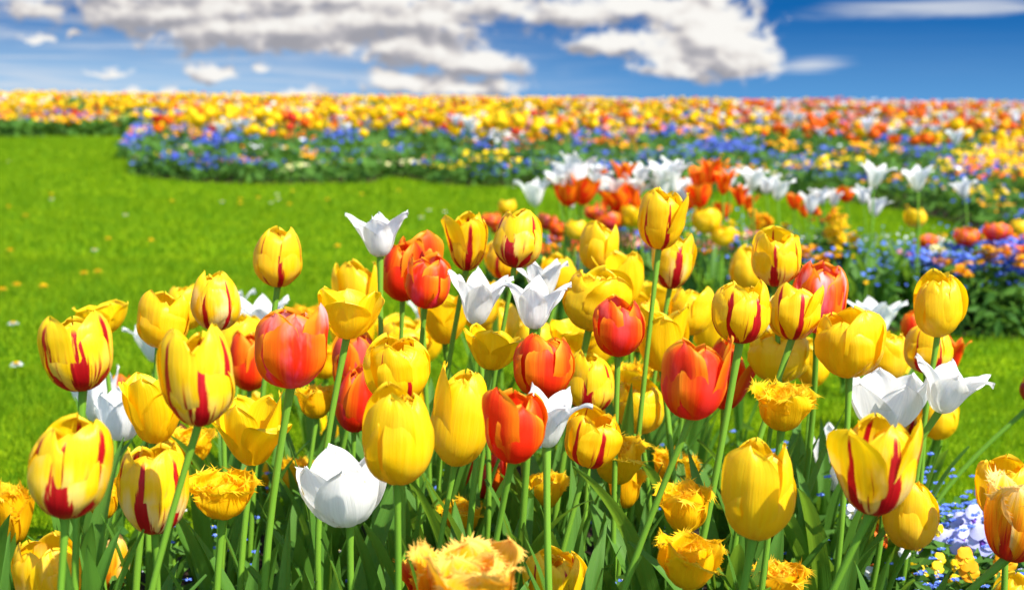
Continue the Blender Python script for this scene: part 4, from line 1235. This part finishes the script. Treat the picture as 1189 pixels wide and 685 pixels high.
def scatter_bed(name, poly, ymax, n_leaf, lh, n_fl, fh, fsize, cols, lsize, label, cat, xr=.46, seed=0, clus=.13):
    rs = np.random.default_rng(seed)
    s2 = Stuff()
    Y0 = min(p[1] for p in poly)
    def pts(n):
        Y_ = np.sqrt(rs.uniform(Y0 ** 2, ymax ** 2, n)); X_ = rs.uniform(-1, 1, n) * (xr * Y_ + .35)
        k_ = in_poly(X_, Y_, poly); return X_[k_], Y_[k_]
    X_, Y_ = pts(n_leaf)
    P_ = np.stack([X_, Y_], 1)
    top = lh * (1 + .35 * blob_noise(P_, seed, 5))
    s2.quads(np.stack([X_, Y_, ground_z(Y_) + rs.uniform(.02, 1, len(X_)) * top], 1), rs.uniform(.6, 1.3, len(X_)) * lsize * np.maximum(1, Y_ / 9), 0, .25, rs, .5)
    X_, Y_ = pts(n_fl)
    per = 46
    cx_, cy_ = pts(max(40, n_fl // per))
    kk = len(X_)
    wc = rs.integers(0, len(cx_), kk)
    sg = clus * np.maximum(1, cy_[wc] / 14)
    X_ = cx_[wc] + rs.normal(0, 1, kk) * sg; Y_ = cy_[wc] + rs.normal(0, 1, kk) * sg
    inb = in_poly(X_, Y_, poly); X_, Y_, wc = X_[inb], Y_[inb], wc[inb]
    ccol = rs.choice(len(cols), len(cx_), p=np.array([c[1] for c in cols]) / sum(c[1] for c in cols))
    czz = rs.uniform(.72, 1.2, len(cx_))
    P_ = np.stack([X_, Y_], 1)
    ci = np.where(rs.random(len(X_)) < .97, ccol[wc], rs.choice(len(cols), len(X_)))
    # per-colour depth limits are handled by the caller's poly
    z = ground_z(Y_) + fh * (1 + .35 * blob_noise(P_, seed, 5)) * rs.uniform(.8, 1.08, len(X_)) * czz[wc]
    for j in range(len(cols)):
        m_ = ci == j
        s2.quads(np.stack([X_, Y_, z], 1)[m_], fsize * rs.uniform(.7, 1.3, m_.sum()) * np.maximum(1, Y_[m_] / 9), j + 1, .55, rs)
    tag(link(name, s2.build(name, [M_FOL] + [c[0] for c in cols])), label, cat, kind='stuff')


scatter_bed('middle_bed_forget_me_nots', MID_BED, 5.6, 9000, .15, 9000, .19, .014, [(M_BLUE, 6), (M_SMALLW, .6), (M_SG, .8), (M_SP, .6), (M_BLUE, 4)], .05,
            'low green cover with tiny blue flowers filling the middle bed', 'forget-me-nots', .6, 31)

# ------------------------------------------------------------------ far bed
# a front band of low blue and mixed bedding flowers, then tulips to the horizon
FRONT = [gp(-120, 157), gp(0, 157), gp(110, 157)] + [gp(*q) for q in FAR_FRONT_PX]
def band(depth0, depth1):
    a = []; b = []
    for (x, y) in FRONT:
        a.append((x * (1 + depth0 / 10), y + depth0)); b.append((x * (1 + depth1 / 10), y + depth1))
    return a + b[::-1]
scatter_bed('far_blue_edging', band(.0, 2.6), 24, 90000, .16, 100000, .18, .034, [(M_BLUE2, 15), (M_CREAM, 1.2), (M_SO, 1.0), (M_SY, .9), (M_SG, 1.2)], .075,
            'blurred blue edging of forget-me-nots along the front of the far bed', 'forget-me-nots', .46, 41)
scatter_bed('far_bedding_flowers', FAR_BED, 34, 100000, .26, 40000, .29, .042, [(M_SG, 2.6), (M_BLUE2, 7), (M_SY, 2.4), (M_SO, 1.4), (M_SMALLW, .4)], .10,
            'blurred mass of mixed low bedding flowers under the far tulips', 'bedding flowers', .46, 42)


YB = [gp(1080, 240), gp(1260, 268), (gp(1260, 268)[0] * 1.4, 9.8), (gp(1080, 240)[0] * 1.25, 10.6)]
scatter_bed('yellow_bedding_flowers', YB, 10.8, 9000, .24, 26000, .32, .032, [(M_SY, 8), (M_SG, 1.2)], .08,
            'bright yellow bedding flowers massed at the right side of the far bed', 'bedding flowers', .5, 43)


LE = [gp(-160, 157), gp(-20, 157), gp(100, 157), gp(214, 158), (gp(214, 158)[0] * 1.08, 24.6), (-14, 24.4)]
scatter_bed('far_left_edging', LE, 24.8, 16000, .17, 60000, .24, .030, [(M_BLUE2, 7), (M_SY, 4), (M_SG, 2), (M_CREAM, 1.5), (M_SO, 1)], .075,
            'blurred blue and yellow edging flowers at the far end of the left lawn', 'edging flowers', .46, 47, .16)


# far tulips: the nearest 140 as individuals, the rest as one mass
def far_template(shape, W, H_, seed, hgt, open_=.1):
    rs = np.random.default_rng(seed)
    v, q, t, uv = joined(bloom_parts(shape, W, H_, rs, rs.uniform(0, 1), None, open_, 5, 4, .03, 0, False))
    v = v + np.array([0, 0, hgt])
    sv, sq, _ = tube(np.stack([0 * np.linspace(0, 1, 3), 0 * np.linspace(0, 1, 3), np.linspace(0, hgt, 3)], 1), .0045, 4)
    V = [v, sv]; Q = [q, sq + len(v)]; Mi = [np.zeros(len(q), int), np.ones(len(sq), int)]
    n0 = len(v) + len(sv)
    for j in range(3):
        lv, lq, _ = leaf_grid(rs, .26, .04, rs.uniform(0, 6.28), .01, .15, .8, 5, 3)
        V.append(lv); Q.append(lq + n0); Mi.append(np.ones(len(lq), int)); n0 += len(lv)
    return np.concatenate(V), np.concatenate(Q), np.concatenate(Mi)


FT = [far_template('cup', .092, .085, 1, .37), far_template('egg', .088, .09, 2, .40), far_template('open', .105, .085, 3, .35), far_template('lily', .13, .095, 4, .38, .3)]
FMATS = [M_SY, M_SG, M_SO, M_SR, M_SMALLW, M_SP]
FNAMES = ['yellow', 'golden', 'orange', 'red', 'white', 'pink']
def far_color(X, Y, rs):
    a = X / Y * FPX + 594
    bn = blob_noise(np.array([[X, Y]]), 9, 1.2)[0]
    if a < 620: pr = [.48, .10, .13, .12, .15, .02]
    elif a < 850: pr = [.36, .10, .20, .14, .16, .04]
    else: pr = [.22, .06, .32, .10, .26, .04]
    pr = np.array(pr)
    if rs.random() < .38:      # planted in drifts of one colour
        return int(np.argmax(pr * 2.2 + np.array([blob_noise(np.array([[X, Y * .6]]), 200 + q, 2.6)[0] for q in range(6)]) * .55))
    pr[0] *= 1 + 1.2 * max(bn, 0); pr[2] *= 1 + 1.5 * max(-bn, 0)
    return rs.choice(6, p=pr / pr.sum())


rsF = np.random.default_rng(21)
pos = []
for (a, b, dn) in ((7.2, 12, 17), (12, 18, 16), (18, 26, 13), (26, 36, 9), (36, 46, 7), (46, 56, 7)):
    n = int(dn * .46 * (b * b - a * a))
    Y_ = np.sqrt(rsF.uniform(a * a, b * b, n)); X_ = rsF.uniform(-1, 1, n) * (.46 * Y_ + .4)
    k_ = in_poly(X_, Y_, FAR_BED)
    # keep the blue edging clear of tulips
    k_ &= ~in_poly(X_, Y_, band(-.3, .75))
    P_ = np.stack([X_, Y_], 1)[k_]
    ang_ = P_[:, 0] / P_[:, 1] * FPX + 594
    # drifts: thinner planting towards the right of the near part
    keep = (blob_noise(P_, 15, 1.6) + rsF.normal(0, .25, len(P_)) > np.where((ang_ > 620) & (P_[:, 1] < 30), .22, -.15))
    pos += [tuple(p) for p in P_[keep]]
pos.sort(key=lambda p: p[1])
# individuals: those standing nearest
indiv = [p for p in pos if abs(p[0] / p[1]) < .40][:110]
iset = set(indiv)
tmpl = {}
for i, (X, Y) in enumerate(indiv):
    ci = int(far_color(X, Y, rsF)); ti = 3 if ci == 4 and rsF.random() < .7 else int(rsF.integers(0, 3))
    if (ci, ti) not in tmpl:
        v, q, mi = FT[ti]
        tmpl[(ci, ti)] = bpy.data.objects.new('tulip', mesh_np('tulip', v, q, None, [FMATS[ci], M_STEMF], mi))
    o = tmpl[(ci, ti)].copy()
    COL.objects.link(o)
    o.name = 'tulip'
    s_ = rsF.uniform(.95, 1.25)
    o.location = (X, Y, 0); o.rotation_euler = (rsF.normal(0, .06), rsF.normal(0, .06), rsF.uniform(0, 6.28)); o.scale = (s_, s_, s_)
    tag(o, f'{FNAMES[ci]} tulip blurred at the front of the far flower bed', 'tulip', f'{FNAMES[ci]} tulips at the front of the far bed')
for o in tmpl.values(): bpy.data.objects.remove(o)
Vs, Qs, Ms = [], [], []; n0 = 0
for (X, Y) in pos:
    if (X, Y) in iset: continue
    ci = int(far_color(X, Y, rsF)); ti = 3 if ci == 4 and rsF.random() < .7 else int(rsF.integers(0, 3))
    v, q, mi = FT[ti]
    hv = 1 + .22 * blob_noise(np.array([[X, Y]]), 77, 1.1)[0]
    s_ = rsF.uniform(.9, 1.3) * (1 + .012 * max(0, Y - 20))
    Vs.append(rotz(v, rsF.uniform(0, 6.28)) * np.array([s_, s_, min(s_, 1.2) * hv]) + np.array([X, Y, float(ground_z(Y))]))
    Qs.append(q + n0); Ms.append(np.where(mi == 0, ci, 6)); n0 += len(v)
me = mesh_np('distant_tulips', np.concatenate(Vs), np.concatenate(Qs), None, FMATS + [M_STEMF], np.concatenate(Ms))
tag(link('distant_tulips', me), 'blurred sea of yellow, orange, red and white tulips reaching the horizon', 'tulips', kind='stuff')

# ------------------------------------------------------------------ dandelions and daisies in the lawn
def lawn_flower_mesh(name, rad, mat, eye, h, seed):
    rs = np.random.default_rng(seed)
    V, Q, Mi = [], [], []; n0 = 0
    n = 16
    for ring, (r0, r1, zz_) in enumerate(((.25, 1.0, 0.0), (.15, .75, .25), (.05, .5, .4))):
        for kk in range(n):
            a = kk * 6.283 / n + ring * .2 + rs.normal(0, .05); w_ = .22 * rad
            ca, sa = math.cos(a), math.sin(a)
            p0 = np.array([ca * r0 * rad, sa * r0 * rad, h + zz_ * rad * .6]); p1 = np.array([ca * r1 * rad, sa * r1 * rad, h + zz_ * rad + rs.uniform(-.1, .15) * rad])
            t_ = np.array([-sa, ca, 0]) * w_
            V += [p0 - t_ * .5, p0 + t_ * .5, p1 + t_, p1 - t_]; Q.append([n0, n0 + 1, n0 + 2, n0 + 3]); Mi.append(1 if ring == 2 else 0); n0 += 4
    sv, sq, _ = tube(np.array([[0, 0, 0], [.002, 0, h * .5], [0, 0, h]]), .0012, 5)
    V = np.concatenate([np.array(V), sv]); Q = np.concatenate([np.array(Q), sq + n0]); Mi = np.concatenate([np.array(Mi), np.full(len(sq), 2)])
    return mesh_np(name, V, Q, None, [mat, eye, M_STEM], Mi, smooth=False)


DAND = lawn_flower_mesh('dandelion', .017, M_SY, M_SY, .035, 1)
DAIS = lawn_flower_mesh('daisy', .015, M_SMALLW, M_SY, .035, 2)
for (x, y) in [(30, 258), (126, 286), (176, 288), (114, 326), (3, 348), (20, 342), (51, 344), (98, 328), (10, 247), (279, 243), (336, 244), (380, 238), (392, 295), (463, 227), (279, 238), (300, 236), (60, 232), (200, 240), (12, 300), (1052, 246), (340, 228), (420, 232)]:
    P = ground_at(x, y); o = link('dandelion', DAND, None, (P[0], P[1], 0)); o.rotation_euler = (0, 0, random.uniform(0, 6))
    tag(o, 'tiny yellow dandelion blurred in the lawn', 'dandelion', 'dandelions dotted in the lawn')
for (x, y) in [(258, 241), (146, 257), (16, 390), (315, 242), (323, 238), (489, 260), (498, 251), (516, 253), (597, 222), (10, 192), (60, 238), (322, 232), (20, 440), (110, 300)]:
    P = ground_at(x, y); o = link('daisy', DAIS, None, (P[0], P[1], 0)); o.rotation_euler = (0, 0, random.uniform(0, 6))
    tag(o, 'tiny white daisy blurred in the lawn', 'daisy', 'daisies dotted in the lawn')
